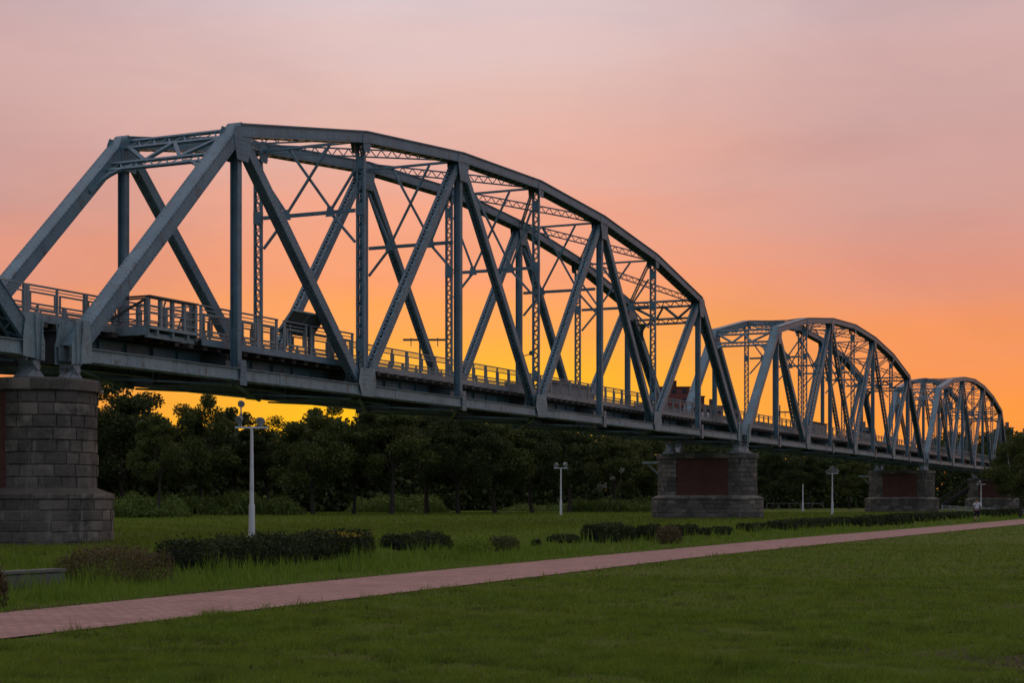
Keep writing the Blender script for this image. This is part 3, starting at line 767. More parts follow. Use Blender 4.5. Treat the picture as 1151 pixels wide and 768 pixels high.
def make_pier(k, lab, r, shift, brick_ret, vshift=0.0):
    s = PITCH*k-.79+shift
    root = empty('stone_pier', world(s, W/2+vshift, ZP), TH); tag(root, lab, 'bridge pier', 'stone and brick bridge piers')
    hl = W/2; top = ZB-(.74 if k == 0 else .95)-ZP; zs = 1.30
    bs = MB(); rb = r+.40
    blocks(bs, hl, rb, .04, zs-.16, .30, .60, 40+k, rough=.02)
    blocks(bs, hl, rb+.03, zs-.16, zs+.0, .2, 1.1, 50+k, rough=.008)
    bs.build('base', STONE, root)
    bk = MB(); core(bk, hl, rb-.03, -.5, zs-.02)
    # sloping weathering from base up to the shaft
    o1, o2 = capsule(hl, rb+.02, .2), capsule(hl, r-.02, .2); n = len(o1)
    if len(o1) == len(o2) or True:
        f1, T1 = outline_at(hl, rb+.01); f2, T2 = outline_at(hl, r-.01); n = 72; kk = len(bk.v)
        for i in range(n):
            a = f1(T1*i/n)
            yc = max(-hl, min(hl, a[1])); bk.v.append((a[0], a[1], zs-.02)); bk.v.append((a[2]*(r-.02), yc+a[3]*(r-.02), zs+.14))
        for i in range(n):
            j = (i+1) % n; bk.f.append((kk+2*i, kk+2*j, kk+2*j+1, kk+2*i+1))
    core(bk, hl, r-.055, zs-.02, top-.02)
    bk.build('core', STONE, root)
    for q, pr in enumerate(((-brick_ret, PI*r+brick_ret), (PI*r+2*hl-brick_ret, 2*PI*r+2*hl+brick_ret))):
        sh = MB(); blocks(sh, hl, r, zs+.1, top-.36, .30, .46, 60+k+9*q, pr, .02); sh.build('stone_end', STONE, root)
    cp = MB(); blocks(cp, hl, r+.075, top-.36, top-.05, .31, 1.0, 70+k, rough=.01); cp.build('cap', STONE, root)
    ct = MB(); core(ct, hl, r+.045, top-.34, top-.035); 
    for yy in (-hl, hl): ct.box(-1.15, 1.15, yy-.5, yy+.5, top-.034, top-.003)
    ct.build('cap_slab', CONC, root)
    for sg in (-1, 1):
        y0, y1 = -(hl-brick_ret)-.25, (hl-brick_ret)+.25; z0, z1 = zs+.1, top-.36; x = sg*(r-.040)
        me = bpy.data.meshes.new('brick_panel'); vs = [(x, y0, z0), (x, y1, z0), (x, y1, z1), (x, y0, z1)]; xb = sg*(r-.08)
        vs += [(xb, a, b) for (_, a, b) in vs]
        me.from_pydata(vs, [], [(0, 1, 2, 3), (0, 4, 5, 1), (1, 5, 6, 2), (2, 6, 7, 3), (3, 7, 4, 0), (7, 6, 5, 4)]); me.materials.append(BRICK)
        ul = me.uv_layers.new(name='UVMap')
        for l in me.loops: v = me.vertices[l.vertex_index].co; ul.data[l.index].uv = (v.y, v.z)
        link('brick_panel', me, root)
    if k in (1, 2):
        b = MB(); yy = hl+r
        b.box(-.3, .3, yy-.2, yy+1.0, top-.62, top-.50); b.bar((0, yy+.75, top-.63), (0, yy-.05, top-1.35), -.04, .04, -.04, .04, ref=(1, 0, 0))
        b.build('bracket', CHORD, root)
    if k == 1:
        b = MB(); b.box(-.1, 1.6, -hl-.35, -hl+.1, top+.0, top+.09); b.build('bearing_plate', SHOE, root)
    return root
PIERS = [(0, 'big rounded stone pier close to the lawn edge, carrying the first slanted posts', 1.36, -.06, .12, .12),
         (1, 'stone pier with brick panel under the joint of the largest and middle spans', 1.06, 0, .48, 0),
         (2, 'stone pier with brick panel under the joint of the middle and smallest spans', 1.06, 0, .48, 0),
         (3, 'brick and stone pier in shade behind the round tree at the bridge end', 1.06, 0, .48, 0)]
for a in PIERS: make_pier(*a)

# ------------------------------------------------------------------ lamps, fence, wall
def lamp_post(p, h, lab, heads, rz=0, arm=.55, grp='white lamp posts on the lawn'):
    root = empty('lamp_post', p, rz); tag(root, lab, 'lamp post', grp)
    m = MB(); m.tube([(0,0,-.1),(0,0,h*.30),(0,0,h*.302)], [.10, .09, .075], 12); m.tube([(0,0,h*.30),(0,0,h*.34),(0,0,h)], [.07,.066,.045], 12); m.box(-.16,.16,-.16,.16,-.02,.03); m.build('pole', WHITE, root, False)
    if not heads: return
    c = MB(); c.box(-arm, arm, -.05, .05, h, h+.06); c.build('crossarm', WHITE, root)
    for (x, z, r, tilt) in heads:
        f = MB(); f.rod((x, 0, h+.08), (x, 0, h+z-r*.6), .025)
        a = Vector((x, 0, h+z)); dr = Vector((math.sin(tilt), -.8, -.35)).normalized()
        r *= .68; f.tube([a-dr*r*1.1, a-dr*r*.9, a, a+dr*r*.45, a+dr*r*.5], [r*.35, r*.7, r, r*1.05, r*.98], 14)
        f.build('floodlight', LAMP, root, False)
g = G(283, 604.5); lamp_post(g, zat(482, g.y)-g.z, 'tall white floodlight post standing under the largest span near the clipped hedge', [(-.38, .28, .17, -.4), (.25, .22, .19, .5), (-.32, .75, .15, .2)], .12, .5)
g = G(630.5, 579.5); lamp_post(g, zat(527, g.y)-g.z, 'white two-headed lamp post on the open lawn before the dark wood', [(-.36, .26, .24, -.3), (.34, .3, .24, .4)], 0, .52)
g = G(935.5, 579); lamp_post(g, zat(533, g.y)-g.z, 'white lamp post with clustered heads between the two brick piers', [(-.36, .2, .24, -.5), (.02, .36, .34, .1), (.34, .22, .24, .4)], 0, .45)
g = G(902.5, 575); lamp_post(g, zat(544.5, g.y)-g.z, 'thin white pole without lamp beside the clustered lamp post', [], 0)
g = at(1102.7, 172); g.z = gxy(g.x, g.y); lamp_post(g, zat(545, g.y)-g.z, 'white lamp post rising behind the walking person', [(-.2, .2, .3, -.5)], 0, .5)

def white_fence():
    A, B = at(1059, 163), at(1165, 163)
    for v in (A, B): v.z = gxy(v.x, v.y)
    root = empty('low_fence', A); tag(root, 'low white post and rail fence behind the walking person', 'fence')
    d = B-A; n = 12
    r = MB()
    for z in (.55, .28): r.bar((0,0,z), (d.x, d.y, d.z+z), -.03, .03, -.05, .05, ref=Vector((-d.y, d.x, 0)))
    r.build('rail', LAMP, root)
    pm = MB(); pm.box(-.06, .06, -.06, .06, -.1, .66); me = pm.mesh('post', LAMP)
    for i in range(n+1): o = link('post', me, root); o.location = d*(i/n)
white_fence()
def grey_fence():
    A, B = at(862, 195), at(925, 195)
    for v in (A, B): v.z = gxy(v.x, v.y)
    root = empty('low_fence', A); tag(root, 'faint grey rail fence at the wood edge behind the thin white pole', 'fence'); d = B-A
    r = MB(); r.bar((0,0,.75), (d.x, d.y, d.z+.75), -.04, .04, -.05, .05, ref=Vector((-d.y, d.x, 0))); r.build('rail', CONC, root)
    pm = MB(); pm.box(-.05, .05, -.05, .05, -.1, .8); me = pm.mesh('post', CONC)
    for i in range(6): o = link('post', me, root); o.location = d*(i/5)
grey_fence()
def low_wall():
    A, B = G(6, 664), G(72, 660); root = empty('low_wall', A); tag(root, 'low concrete retaining kerb wall beside the brown dry shrub', 'wall')
    d = B-A; nrm = Vector((-d.y, d.x, 0)).normalized(); h = zat(645, A.y)-A.z
    m = MB(); m.bar((-d.x*.05,-d.y*.05,h/2-.1), (d.x,d.y,h/2-.1), -.02, .32, -h/2-.1, h/2+.06, ref=nrm); m.build('wall_body', CONC, root)
    m = MB(); m.bar((-d.x*.06,-d.y*.06,h), (d.x*1.01,d.y*1.01,h), -.05, .35, -.02-.0, .03, ref=nrm); m.build('coping', CONC, root)
low_wall()
def stairs():
    A = at(1052, 205); A.z = gxy(A.x, A.y); root = empty('staircase', A); tag(root, 'dim concrete staircase climbing beside the last brick pier in shade', 'staircase')
    s = MB(); n = 14
    for i in range(n): s.box(i*.30, i*.30+.32, 0, 1.6, max(0, i*.19-.25), (i+1)*.19)
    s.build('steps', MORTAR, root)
    h = MB(); h.bar((0, -.05, 1.0), (n*.3, -.05, n*.19+1.0), -.03, .03, -.08, .08)
    for i in (0, 5, 10, 14): h.box(i*.3-.07, i*.3+.07, -.1, 0, max(0, i*.19-.3), i*.19+.95)
    h.build('handrail', TIMBER, root)
stairs()

# ------------------------------------------------------------------ leaves, hedges, trees, grass
def leaf_verts(c, nrm_up, size, asp=.5):
    """rhombus leaves at centres c, random orientation"""
    n = len(c); a = rng.normal(size=(n, 3)); a /= np.linalg.norm(a, axis=1)[:, None]
    b = rng.normal(size=(n, 3)); b -= a*(a*b).sum(1)[:, None]; b /= np.linalg.norm(b, axis=1)[:, None]
    s = (size*rng.uniform(.6, 1.35, n))[:, None]
    v = np.stack([c-a*s*.5, c+b*s*asp*.5, c+a*s*.5, c-b*s*asp*.5], 1); return v.reshape(-1, 3)
def hedge(name, px0, px1, py0, py1, ytop, lab, mat_=HEDGE, depth=.8, leaf=.055, dens=5200, cat='hedge', grp=None, wild=.0, blossom=None):
    Ym = G((px0+px1)/2, (py0+py1)/2).y; depth = min(depth, .42*(px1-px0)/F*Ym/.93)
    t0 = .62*depth*.93*F/Ym/(px1-px0); px0, py0 = px0+t0*(px1-px0), py0+t0*(py1-py0)    # the back corner is what shows at that side
    A, B = G(px0, py0), G(px1, py1); h = zat(ytop, (A.y+B.y)/2)-(A.z+B.z)/2; h = max(.2, h*(.92 if Ym < 60 else .74))
    root = empty(name, A); tag(root, lab, cat, grp)
    d = Vector((B.x-A.x, B.y-A.y, 0)); L_ = d.length; u = d/L_; nv = Vector((-u.y, u.x, 0)); slope = (B.z-A.z)
    # bumpy rounded box
    def surf(t, w_, z):
        return h*(1-.10*math.sin(t*5.3+px0)-.07*math.sin(t*11+1))
    n = int(min(26000, max(900, dens*L_*h))); P3 = []
    t = rng.uniform(0, L_, n); q = rng.uniform(-1, 1, n); zz = rng.uniform(0, 1, n)**.8
    edge = rng.random(n); shell = edge < .75
    side = rng.random(n) < .55
    q = np.where(shell & side, np.sign(q)*rng.uniform(.86, 1.06, n), q); zz = np.where(shell & ~side, rng.uniform(.88, 1.06, n), zz)
    lump = 1+.12*np.sin(t*3.1+px0)+.09*np.sin(t*7.7+2*px0)+rng.normal(0, .05+wild, n)+(rng.random(n) < .04)*rng.uniform(0, .22, n)
    endr = np.clip(np.minimum(t, L_-t)/(.35*h+.05), 0, 1)**.5
    hz = zz*h*lump*(.35+.65*endr); wd = depth/2*(1-.25*zz**3)*lump*(.5+.5*endr)
    c = np.stack([t*u.x+q*wd*nv.x, t*u.y+q*wd*nv.y, hz+slope*t/L_], 1)
    c[:, 0] += nv.x*depth/2; c[:, 1] += nv.y*depth/2
    link('foliage', np_mesh('foliage', leaf_verts(c, None, leaf), 4, mat_), root)
    if not wild:
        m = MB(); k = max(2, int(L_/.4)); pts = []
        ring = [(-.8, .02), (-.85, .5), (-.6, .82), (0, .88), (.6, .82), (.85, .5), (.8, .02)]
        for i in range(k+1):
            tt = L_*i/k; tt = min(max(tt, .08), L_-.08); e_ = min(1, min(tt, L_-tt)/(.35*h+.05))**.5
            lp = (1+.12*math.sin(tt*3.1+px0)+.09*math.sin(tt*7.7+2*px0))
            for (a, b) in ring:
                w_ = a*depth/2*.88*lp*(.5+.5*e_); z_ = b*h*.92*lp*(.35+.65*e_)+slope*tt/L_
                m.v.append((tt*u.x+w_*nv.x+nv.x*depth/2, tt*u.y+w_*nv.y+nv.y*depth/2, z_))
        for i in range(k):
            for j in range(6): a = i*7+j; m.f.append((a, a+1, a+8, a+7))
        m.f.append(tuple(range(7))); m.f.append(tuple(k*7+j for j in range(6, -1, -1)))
        m.build('dark_filler_core', HEDGE_IN, root)  # added solid dark core that stops the view through the leaves
    else:
        m = MB()
        for i in range(int(L_*14)):
            tt = random.uniform(0.05, L_-.05); w_ = random.uniform(.1, depth-.1); hh = h*random.uniform(.5, 1)
            p = Vector((tt*u.x+w_*nv.x, tt*u.y+w_*nv.y, slope*tt/L_)); m.rod(p, p+Vector((random.uniform(-.2, .2), random.uniform(-.2, .2), hh)), .008, n=4, r2=.003, ref=(0, 1, 0))
        m.build('twigs', BARK, root)
    if blossom:
        b0, b1 = blossom; n = 260; t = rng.uniform(b0*L_, b1*L_, n); q = rng.uniform(-1, 1, n)
        c = np.stack([t*u.x+(q+1)*depth/2*nv.x, t*u.y+(q+1)*depth/2*nv.y, h*rng.uniform(.95, 1.14, n)+slope*t/L_], 1)
        link('blossom', np_mesh('blossom', leaf_verts(c, None, .07, .8), 4, YELL), root)
    return root
HEDGE_IN = m_plain('hedge_filler_core', (.008,.010,.006), (.016,.019,.010), 8, .95, .6)  # near-black colour of the added filler inside clipped hedges
hedge('shrub', -40, 13, 688, 682, 641, 'russet dry shrub cut by the photo edge in front of the concrete kerb wall', DRYL, .8, .06, 3600, 'shrub', wild=.08)
hedge('shrub', 58, 204, 662, 655, 620, 'brown half-dead shrub between the kerb wall and the longest clipped hedge', DRYL, 1.0, .05, 4200, 'shrub', wild=.07)
hedge('hedge', 186, 426, 647, 626, 604, 'longest clipped dark hedge at the foot of the tall floodlight post', HEDGE, 1.0, .075, 3600, blossom=(.78, .99))
hedge('hedge', 433, 514, 622, 618, 601, 'short square clipped hedge just past the gap by the yellow blossoms', HEDGE, .9, .075, 3600)
hedge('shrub', 515, 556, 628, 625, 607, 'low scraggy green shrub beside the short square hedge', VERGE, .8, .08, 1500, 'shrub', wild=.10)
hedge('shrub', 548, 588, 622, 620, 606, 'dull low clump of shrub following the scraggy one', SHRUBL, .8, .08, 2400, 'shrub', wild=.07)
hedge('hedge', 598, 610, 615, 614.5, 606, 'tiny clipped tuft of hedge between two low shrubs', HEDGE, .6, .07, 3400)
hedge('hedge', 616, 656, 612, 610.5, 602, 'very low flat hedge strip on the lawn under the middle of the span', HEDGE, .8, .07, 3400)
hedge('hedge', 659, 718, 612, 609, 590.5, 'plump rounded clipped hedge before the lawn near the brick pier', HEDGE, 1.1, .08, 3800)
hedge('hedge', 717, 744, 609, 606, 588, 'dark upright block of hedge next to the plump rounded one', HEDGE, .9, .08, 3800)
hedge('shrub', 738, 769, 613, 611, 595, 'round rust-brown dead shrub at the path edge before the brick pier', DRYL, 1.1, .07, 3000, 'shrub', wild=.06)
hedge('hedge', 750, 786, 604, 602, 589, 'hedge piece right behind the round rust-brown shrub', HEDGE, .9, .09, 3200)
hedge('hedge', 786, 828, 604, 601, 592, 'low soft hedge piece in front of the pier base', HEDGE, .9, .09, 2600)
hedge('hedge', 832, 868, 599, 597, 587.5, 'low hedge piece at the corner of the pier base', HEDGE, .9, .10, 2600)
hedge('hedge', 869, 962, 598, 591, 582, 'long dark straight hedge running past the clustered lamp post', HEDGE, 1.0, .10, 2600)
hedge('hedge', 962, 996, 594, 591, 579, 'bushy hedge piece after the long dark straight hedge', HEDGE, 1.2, .12, 2200)
hedge('hedge', 996, 1026, 592, 589, 577, 'tall round hedge clump in front of the second brick pier', HEDGE, 1.6, .13, 2200)
hedge('hedge', 1026, 1064, 588, 585, 576, 'flat hedge piece past the second brick pier', HEDGE, 1.0, .13, 2000)
hedge('hedge', 1064, 1094, 585, 583, 575, 'small hedge piece beside the walking person', HEDGE, 1.0, .14, 1800)
hedge('hedge', 1104, 1160, 582, 578.5, 572, 'dark hedge piece beyond the walking person at the picture edge', HEDGE, 1.4, .15, 1600)

def tree_meshes(seed, h, cr, trunk_h, nleaf, leaf, mat_):
    r = random.Random(seed); g = np.random.default_rng(seed)
    m = MB(); lean = Vector((r.uniform(-.3, .3), r.uniform(-.3, .3), 0))
    top = Vector((lean.x, lean.y, trunk_h+h*.28)); R0 = .022*h
    fork = Vector((lean.x*.5, lean.y*.5, trunk_h))
    m.tube([(0,0,-.2), (0,0,.15), tuple(fork*.55+Vector((r.uniform(-.08,.08),0,0))), tuple(fork), tuple(top)], [R0*1.5, R0*1.1, R0*.85, R0*.75, R0*.3], 9)
    limbs = []
    for i in range(6):
        a = 2*PI*i/6+r.uniform(-.4, .4); t = r.uniform(.35, 1.0); s0 = fork.lerp(top, r.uniform(0, .6)); e = Vector((math.cos(a)*cr*.7*t+lean.x, math.sin(a)*cr*.7*t+lean.y, s0.z+h*r.uniform(.12, .36)))
        mid = s0.lerp(e, .5)+Vector((0, 0, h*.04)); m.tube([tuple(s0), tuple(mid), tuple(e)], [R0*.5, R0*.33, R0*.12], 6); limbs.append(e)
    tm = m.mesh('trunk', BARK)
    cz = (trunk_h+h)/2; hz = (h-trunk_h)/2*1.02
    nc = 44; cs = []
    while len(cs) < nc:
        v = g.normal(size=3); v /= np.linalg.norm(v); rad = g.uniform(.3, 1.0)**.6
        x, y, z = v[0]*cr*rad, v[1]*cr*rad, v[2]*hz*rad
        if z < -hz*.75: continue
        cs.append((x*(1-.25*max(0, z/hz)), y*(1-.25*max(0, z/hz)), cz+z, g.uniform(.15, .30)*cr))
    per = nleaf//nc; C = []
    for (x, y, z, rr) in cs:
        p = g.normal(size=(per, 3)); p /= np.linalg.norm(p, axis=1)[:, None]; p *= (g.random(per)**.45)[:, None]
        p *= np.array([1.15, 1.15, .72])*rr; p += (x, y, z); C.append(p)
    C = np.concatenate(C); st = rng; 
    lm = np_mesh('crown', leaf_verts(C, None, leaf), 4, mat_)
    return tm, lm
VAR = [tree_meshes(101, 8.0, 2.9, 1.9, 17000, .21, LEAF), tree_meshes(102, 8.0, 3.3, 1.6, 18000, .21, LEAF2), tree_meshes(103, 8.0, 2.3, 2.3, 14000, .20, LEAF), tree_meshes(104, 8.0, 3.6, 1.4, 20000, .22, LEAF), tree_meshes(105, 8.0, 2.7, 2.0, 15000, .21, LEAF2)]
def tree(px, Y, ytop, var, lab, wide=1.0, grp='trees along the edge of the dark wood'):
    p = at(px, Y); p.z = gxy(p.x, p.y); h = zat(ytop, Y)-p.z; k = h/8.0
    root = empty('broadleaf_tree', p, random.uniform(0, 6.28)); root.scale = (k*wide, k*wide, k); tag(root, lab, 'tree', grp)
    tm, lm = VAR[var]; link('trunk', tm, root); link('crown', lm, root); return root
tree(140, 118, 428, 3, 'tall dense tree rising against the bridge floor next to the big stone pier', 1.1)
tree(178, 104, 462, 4, 'slim tree with thin straight trunk just past the big stone pier', .8)
tree(226, 122, 441, 1, 'airy tree with leafy top showing against yellow sky, near the floodlight post', .8)
tree(262, 128, 455, 2, 'narrow tree right behind the white floodlight post', .9)
tree(300, 128, 470, 0, 'low rounded tree under the yellow gap past the floodlight post', 1.0)
tree(352, 122, 452, 1, 'loose-topped tree with dark trunk after the yellow sky gap', .95)
tree(398, 126, 462, 3, 'broad tree with forked trunk standing before the pale grass bank', .9)
tree(440, 124, 450, 4, 'olive tree with low branches at the end of the grass bank', 1.1)
tree(480, 134, 452, 0, 'dark tree behind the clump by the short square hedge', 1.0)
tree(515, 130, 462, 3, 'grey-trunked dark tree at the centre of the wood edge', 1.05)
tree(556, 138, 464, 1, 'round dark tree in the deepest shade of the wood', 1.1)
tree(598, 142, 470, 3, 'broad dark tree beside the two-headed lamp post', 1.0)
tree(640, 150, 476, 0, 'dark tree directly behind the two-headed lamp post', 1.1)
tree(690, 154, 488, 4, 'yellowish green tree above the grass bank near the brick pier', 1.2)
tree(728, 160, 486, 1, 'green tree partly covered by the brick pier', 1.1)
tree(868, 196, 503, 3, 'dim tree just past the brick pier in the wood', 1.1)
tree(908, 200, 506, 0, 'dim tree behind the thin white pole', 1.1)
tree(955, 206, 512, 1, 'dim tree behind the clustered lamp post', 1.1)
tree(1085, 262, 484, 3, 'dark tall tree seen through the posts of the smallest span', 1.2)
tree(1112, 262, 488, 0, 'dark tree seen through the last posts of the smallest span', 1.2)
tree(1147, 150, 487, 1, 'rounded bushy tree standing in front of the bridge end', .95, None)
tree(1180, 165, 494, 4, 'partly cropped tree beside the rounded bushy one', 1.1, None)

def woodland():
    n = 170000; px = rng.uniform(-60, 1200, n); bands = rng.random(n)
    Yb = 121+np.clip((px-110)/990, -.2, 1.2)*125; Y = Yb+rng.uniform(0, 22, n)
    top = np.interp(px, [-60, 110, 160, 200, 240, 290, 330, 345, 400, 450, 600, 740, 900, 1000, 1060, 1130, 1200], [470, 470, 476, 490, 486, 494, 496, 484, 470, 466, 478, 492, 507, 513, 500, 488, 500])
    lump = 6*np.sin(px*.07)+5*np.sin(px*.16+1)+3*np.sin(px*.41)
    X = (px-CXP)/F*Y; H = (YH-(top+lump))/F*Y+CAMZ-ZP
    z = ZP+H*(rng.random(n)**1.25); keep = z > ZP-.1
    # clump
    c = np.stack([X, Y, z], 1); k = rng.integers(0, 900, n); cl = rng.normal(0, .35, (900, 3))
    c += cl[k]
    o = link('woodland', np_mesh('woodland', leaf_verts(c[keep], None, .60, .7), 4, LEAF)); tag(o, 'dark mass of wood behind the row of trees', 'woodland', None, 'stuff')
woodland()
def bank():
    segs = [(112, 215, 556, 583, 5000), (150, 345, 553, 580, 11000), (388, 505, 556, 577, 6000), (632, 745, 559, 574, 7000), (560, 700, 566, 575.5, 2500)]
    C = []; Bl = []
    for i, (a, b, yt, yb, m) in enumerate(segs):
        u = rng.beta(1.25, 1.25, m); px = a+(b-a)*u; Y0 = F*(CAMZ-ZP)/(yb-YH) if yb-YH > 12 else 148
        Y = Y0+rng.uniform(2, 12, m); X = (px-CXP)/F*Y; hh = (YH-yt)/F*Y+CAMZ-ZP
        hh = hh*np.clip(.62+.45*pnoise(X, Y, 1.1)+.2*pnoise(X, Y, 3.1), .12, 1.15)*np.clip(8*u*(1-u)*1.2, .15, 1)
        C.append(np.stack([X, Y, ZP+hh*rng.random(m)**.6], 1))
        k = rng.random(m) < .35; Bl.append(blades(X[k], Y[k], np.full(k.sum(), ZP), hh[k]*rng.uniform(.7, 1.25, k.sum()), .05, .25))
    C = np.concatenate(C); me = leaf_verts(C, None, .26, .55)
    o = link('undergrowth', np_mesh('undergrowth', me, 4, REED)); tag(o, 'pale green bushy undergrowth along the wood edge', 'undergrowth', None, 'stuff')
    o = link('tall_grass', np_mesh('tall_grass', np.concatenate(Bl), 3, REED)); tag(o, 'tall grass stalks poking from the undergrowth', 'tall grass', None, 'stuff')
def plume(px, py, lab):
    Y = 146; p = at(px, Y); p.z = gxy(p.x, p.y); h = zat(py, Y)-p.z; root = empty('flowering_reed', p); tag(root, lab, 'reed', 'pale flowering reeds by the wood')
    m = MB(); m.tube([(0,0,-.05), (.05,0,h*.6), (.2,.05,h*.95)], [.03, .025, .015], 6); m.build('stem', BARK, root)
    c = rng.normal(0, 1, (60, 3))*np.array([.09, .09, .09])+np.array([.2, .05, h-.1]); link('plume', np_mesh('plume', leaf_verts(c, None, .2, .5), 4, PALE), root)
for a in ((672, 545, 'short pale plume nearest the two-headed lamp post'), (677, 546, 'short pale plume second from the two-headed lamp post'), (686, 537, 'middle pale plume halfway up before the dark trees'), (696, 528, 'highest pale plume before the green trees')): plume(*a)

def grass_patch(name, lab, n, smp, hmin, hmax, w_, mat_, lean=.5):
    X, Y = smp(n); nn = (-(X-B0.x)*math.sin(TH)+(Y-B0.y)*math.cos(TH)); ss = (X-B0.x)*math.cos(TH)+(Y-B0.y)*math.sin(TH)
    lo, hi = np.interp(ss, PST, PNL), np.interp(ss, PST, PNU)
    t = np.clip((nn+9.8)/4.8, 0, 1); Z = ZP*t*t*(3-2*t)
    return X, Y, Z, nn, ss, lo, hi
def blades(X, Y, Z, h, w_, lean):
    n = len(X); an = rng.uniform(0, 6.28, n); b = np.stack([X, Y, Z-.01], 1); dx = np.stack([np.cos(an), np.sin(an), np.zeros(n)], 1)*(w_*rng.uniform(.6, 1.3, n))[:, None]
    tip = b+np.stack([rng.normal(0, lean, n)*h, rng.normal(0, lean, n)*h, h], 1); return np.stack([b-dx, b+dx, tip], 1).reshape(-1, 3)
def pnoise(X, Y, s):
    return (np.sin(X*s*1.3+1.7*np.sin(Y*s*.7))+np.sin(Y*s*1.1+2.1*np.sin(X*s*.9+1))+np.sin((X+Y)*s*.6+3))/3
def frust(y0, y1):
    def f(n):
        Y = np.sqrt(rng.uniform(y0*y0, y1*y1, n)); X = rng.uniform(-1, 1, n)*(Y*.37+1.5); return X, Y
    return f
def lawn():
    V = []
    for (y0, y1, n, w_) in ((12.5, 17, 105000, .006), (17, 23, 110000, .008), (23, 34, 95000, .012), (34, 60, 70000, .02), (60, 130, 40000, .045)):
        X, Y, Z, nn, ss, lo, hi = grass_patch('', '', n, frust(y0, y1), 0, 0, 0, None)
        k = (nn < lo+.03-.05*np.abs(pnoise(X, Y, 3)))
        bare = np.hypot(X-5.9, (Y-16.6)*.8) < 1.1+1.1*pnoise(X, Y, 3.3); k &= ~(bare & (rng.random(len(X)) < .9))
        thin = pnoise(X, Y, .8) < -.35; k &= ~(thin & (rng.random(len(X)) < .35))
        h = (.045+.03*rng.random(len(X)))*(1+.35*pnoise(X, Y, 1.1)); h *= np.where(rng.random(len(X)) < .04, 1.8, 1)*np.where(pnoise(X, Y, 3.3)+.5*pnoise(X+3, Y, 7.1) > .55, 1.9, 1)
        worn = pnoise(X+9, Y*1.3, 2.1)+.6*pnoise(X, Y+4, 5.3) > .62; k &= ~(worn & (rng.random(len(X)) < .75)); h *= np.where(worn, .6, 1)
        V.append(blades(X[k], Y[k], Z[k], h[k], w_, .55))
    Xd, Yd = frust(13, 40)(26000); nnd = -(Xd-B0.x)*math.sin(TH)+(Yd-B0.y)*math.cos(TH)
    kd = (nnd < -15.2) & (pnoise(Xd, Yd, 1.9)+.5*pnoise(Xd, Yd, 6) > .42)
    litter = blades(Xd[kd], Yd[kd], np.full(kd.sum(), .03), rng.uniform(.02, .05, kd.sum()), .013, 1.4)
    o = link('dry_litter', np_mesh('dry_litter', litter, 3, DRYL)); tag(o, 'scattered dead blades and leaf litter in the mown lawn', 'litter', None, 'stuff')
    o = link('lawn_grass', np_mesh('lawn_grass', np.concatenate(V), 3, BLADE)); tag(o, 'short mown grass of the lawn on the near side of the path', 'grass', None, 'stuff')
    V = []
    for (y0, y1, n, w_) in ((20, 32, 60000, .010), (32, 50, 60000, .016), (50, 90, 50000, .03), (90, 170, 40000, .06)):
        X, Y, Z, nn, ss, lo, hi = grass_patch('', '', n, frust(y0, y1), 0, 0, 0, None)
        dd = nn-hi; k = (dd > -.02+.08*pnoise(X, Y, 2.5)) & (dd < 5.5)
        h = rng.uniform(.04, .14, len(X))*(1+.7*pnoise(X, Y, 1.4))*np.clip(.45+dd*.9, .45, 1.4); h *= np.where(rng.random(len(X)) < .05, 2.0, 1)*np.where((pnoise(X, Y, 3.7) > .35) & (dd > 1.0), 2.0, 1)*np.where((dd > 1.6) & (dd < 4.6), 1.35, 1)
        V.append(blades(X[k], Y[k], Z[k], np.clip(h[k], .03, .5), w_, .3))
    o = link('verge_grass', np_mesh('verge_grass', np.concatenate(V), 3, VERGE)); tag(o, 'longer tufted grass between the path and the hedges', 'grass', None, 'stuff')
    V = []
    for (y0, y1, n, w_) in ((30, 50, 60000, .014), (50, 80, 60000, .025), (80, 150, 60000, .05)):
        X, Y, Z, nn, ss, lo, hi = grass_patch('', '', n, frust(y0, y1), 0, 0, 0, None)
        k = (nn-hi >= 5.5); h = rng.uniform(.05, .12, len(X))*(1+.7*pnoise(X, Y, .9)); V.append(blades(X[k], Y[k], Z[k], np.clip(h[k], .03, .3), w_, .4))
    o = link('meadow_grass', np_mesh('meadow_grass', np.concatenate(V), 3, BLADE)); tag(o, 'rough grass of the lawn under and behind the bridge', 'grass', None, 'stuff')
lawn(); bank()
def dry_edge():
    V = []
    for (y0, y1, n, w_) in ((19, 34, 60000, .010), (34, 60, 40000, .018)):
        X, Y, Z, nn, ss, lo, hi = grass_patch('', '', n, frust(y0, y1), 0, 0, 0, None)
        dd = nn-hi; k = (dd > -.06) & (dd < .22+.28*pnoise(X, Y, 1.7)) & (rng.random(n) < .8)
        V.append(blades(X[k], Y[k], Z[k]+.015, rng.uniform(.02, .07, k.sum()), w_, .9))
    o = link('dry_grass', np_mesh('dry_grass', np.concatenate(V), 3, DRYL)); tag(o, 'dry brown grass scraps along the path border', 'dry grass', None, 'stuff')
dry_edge()

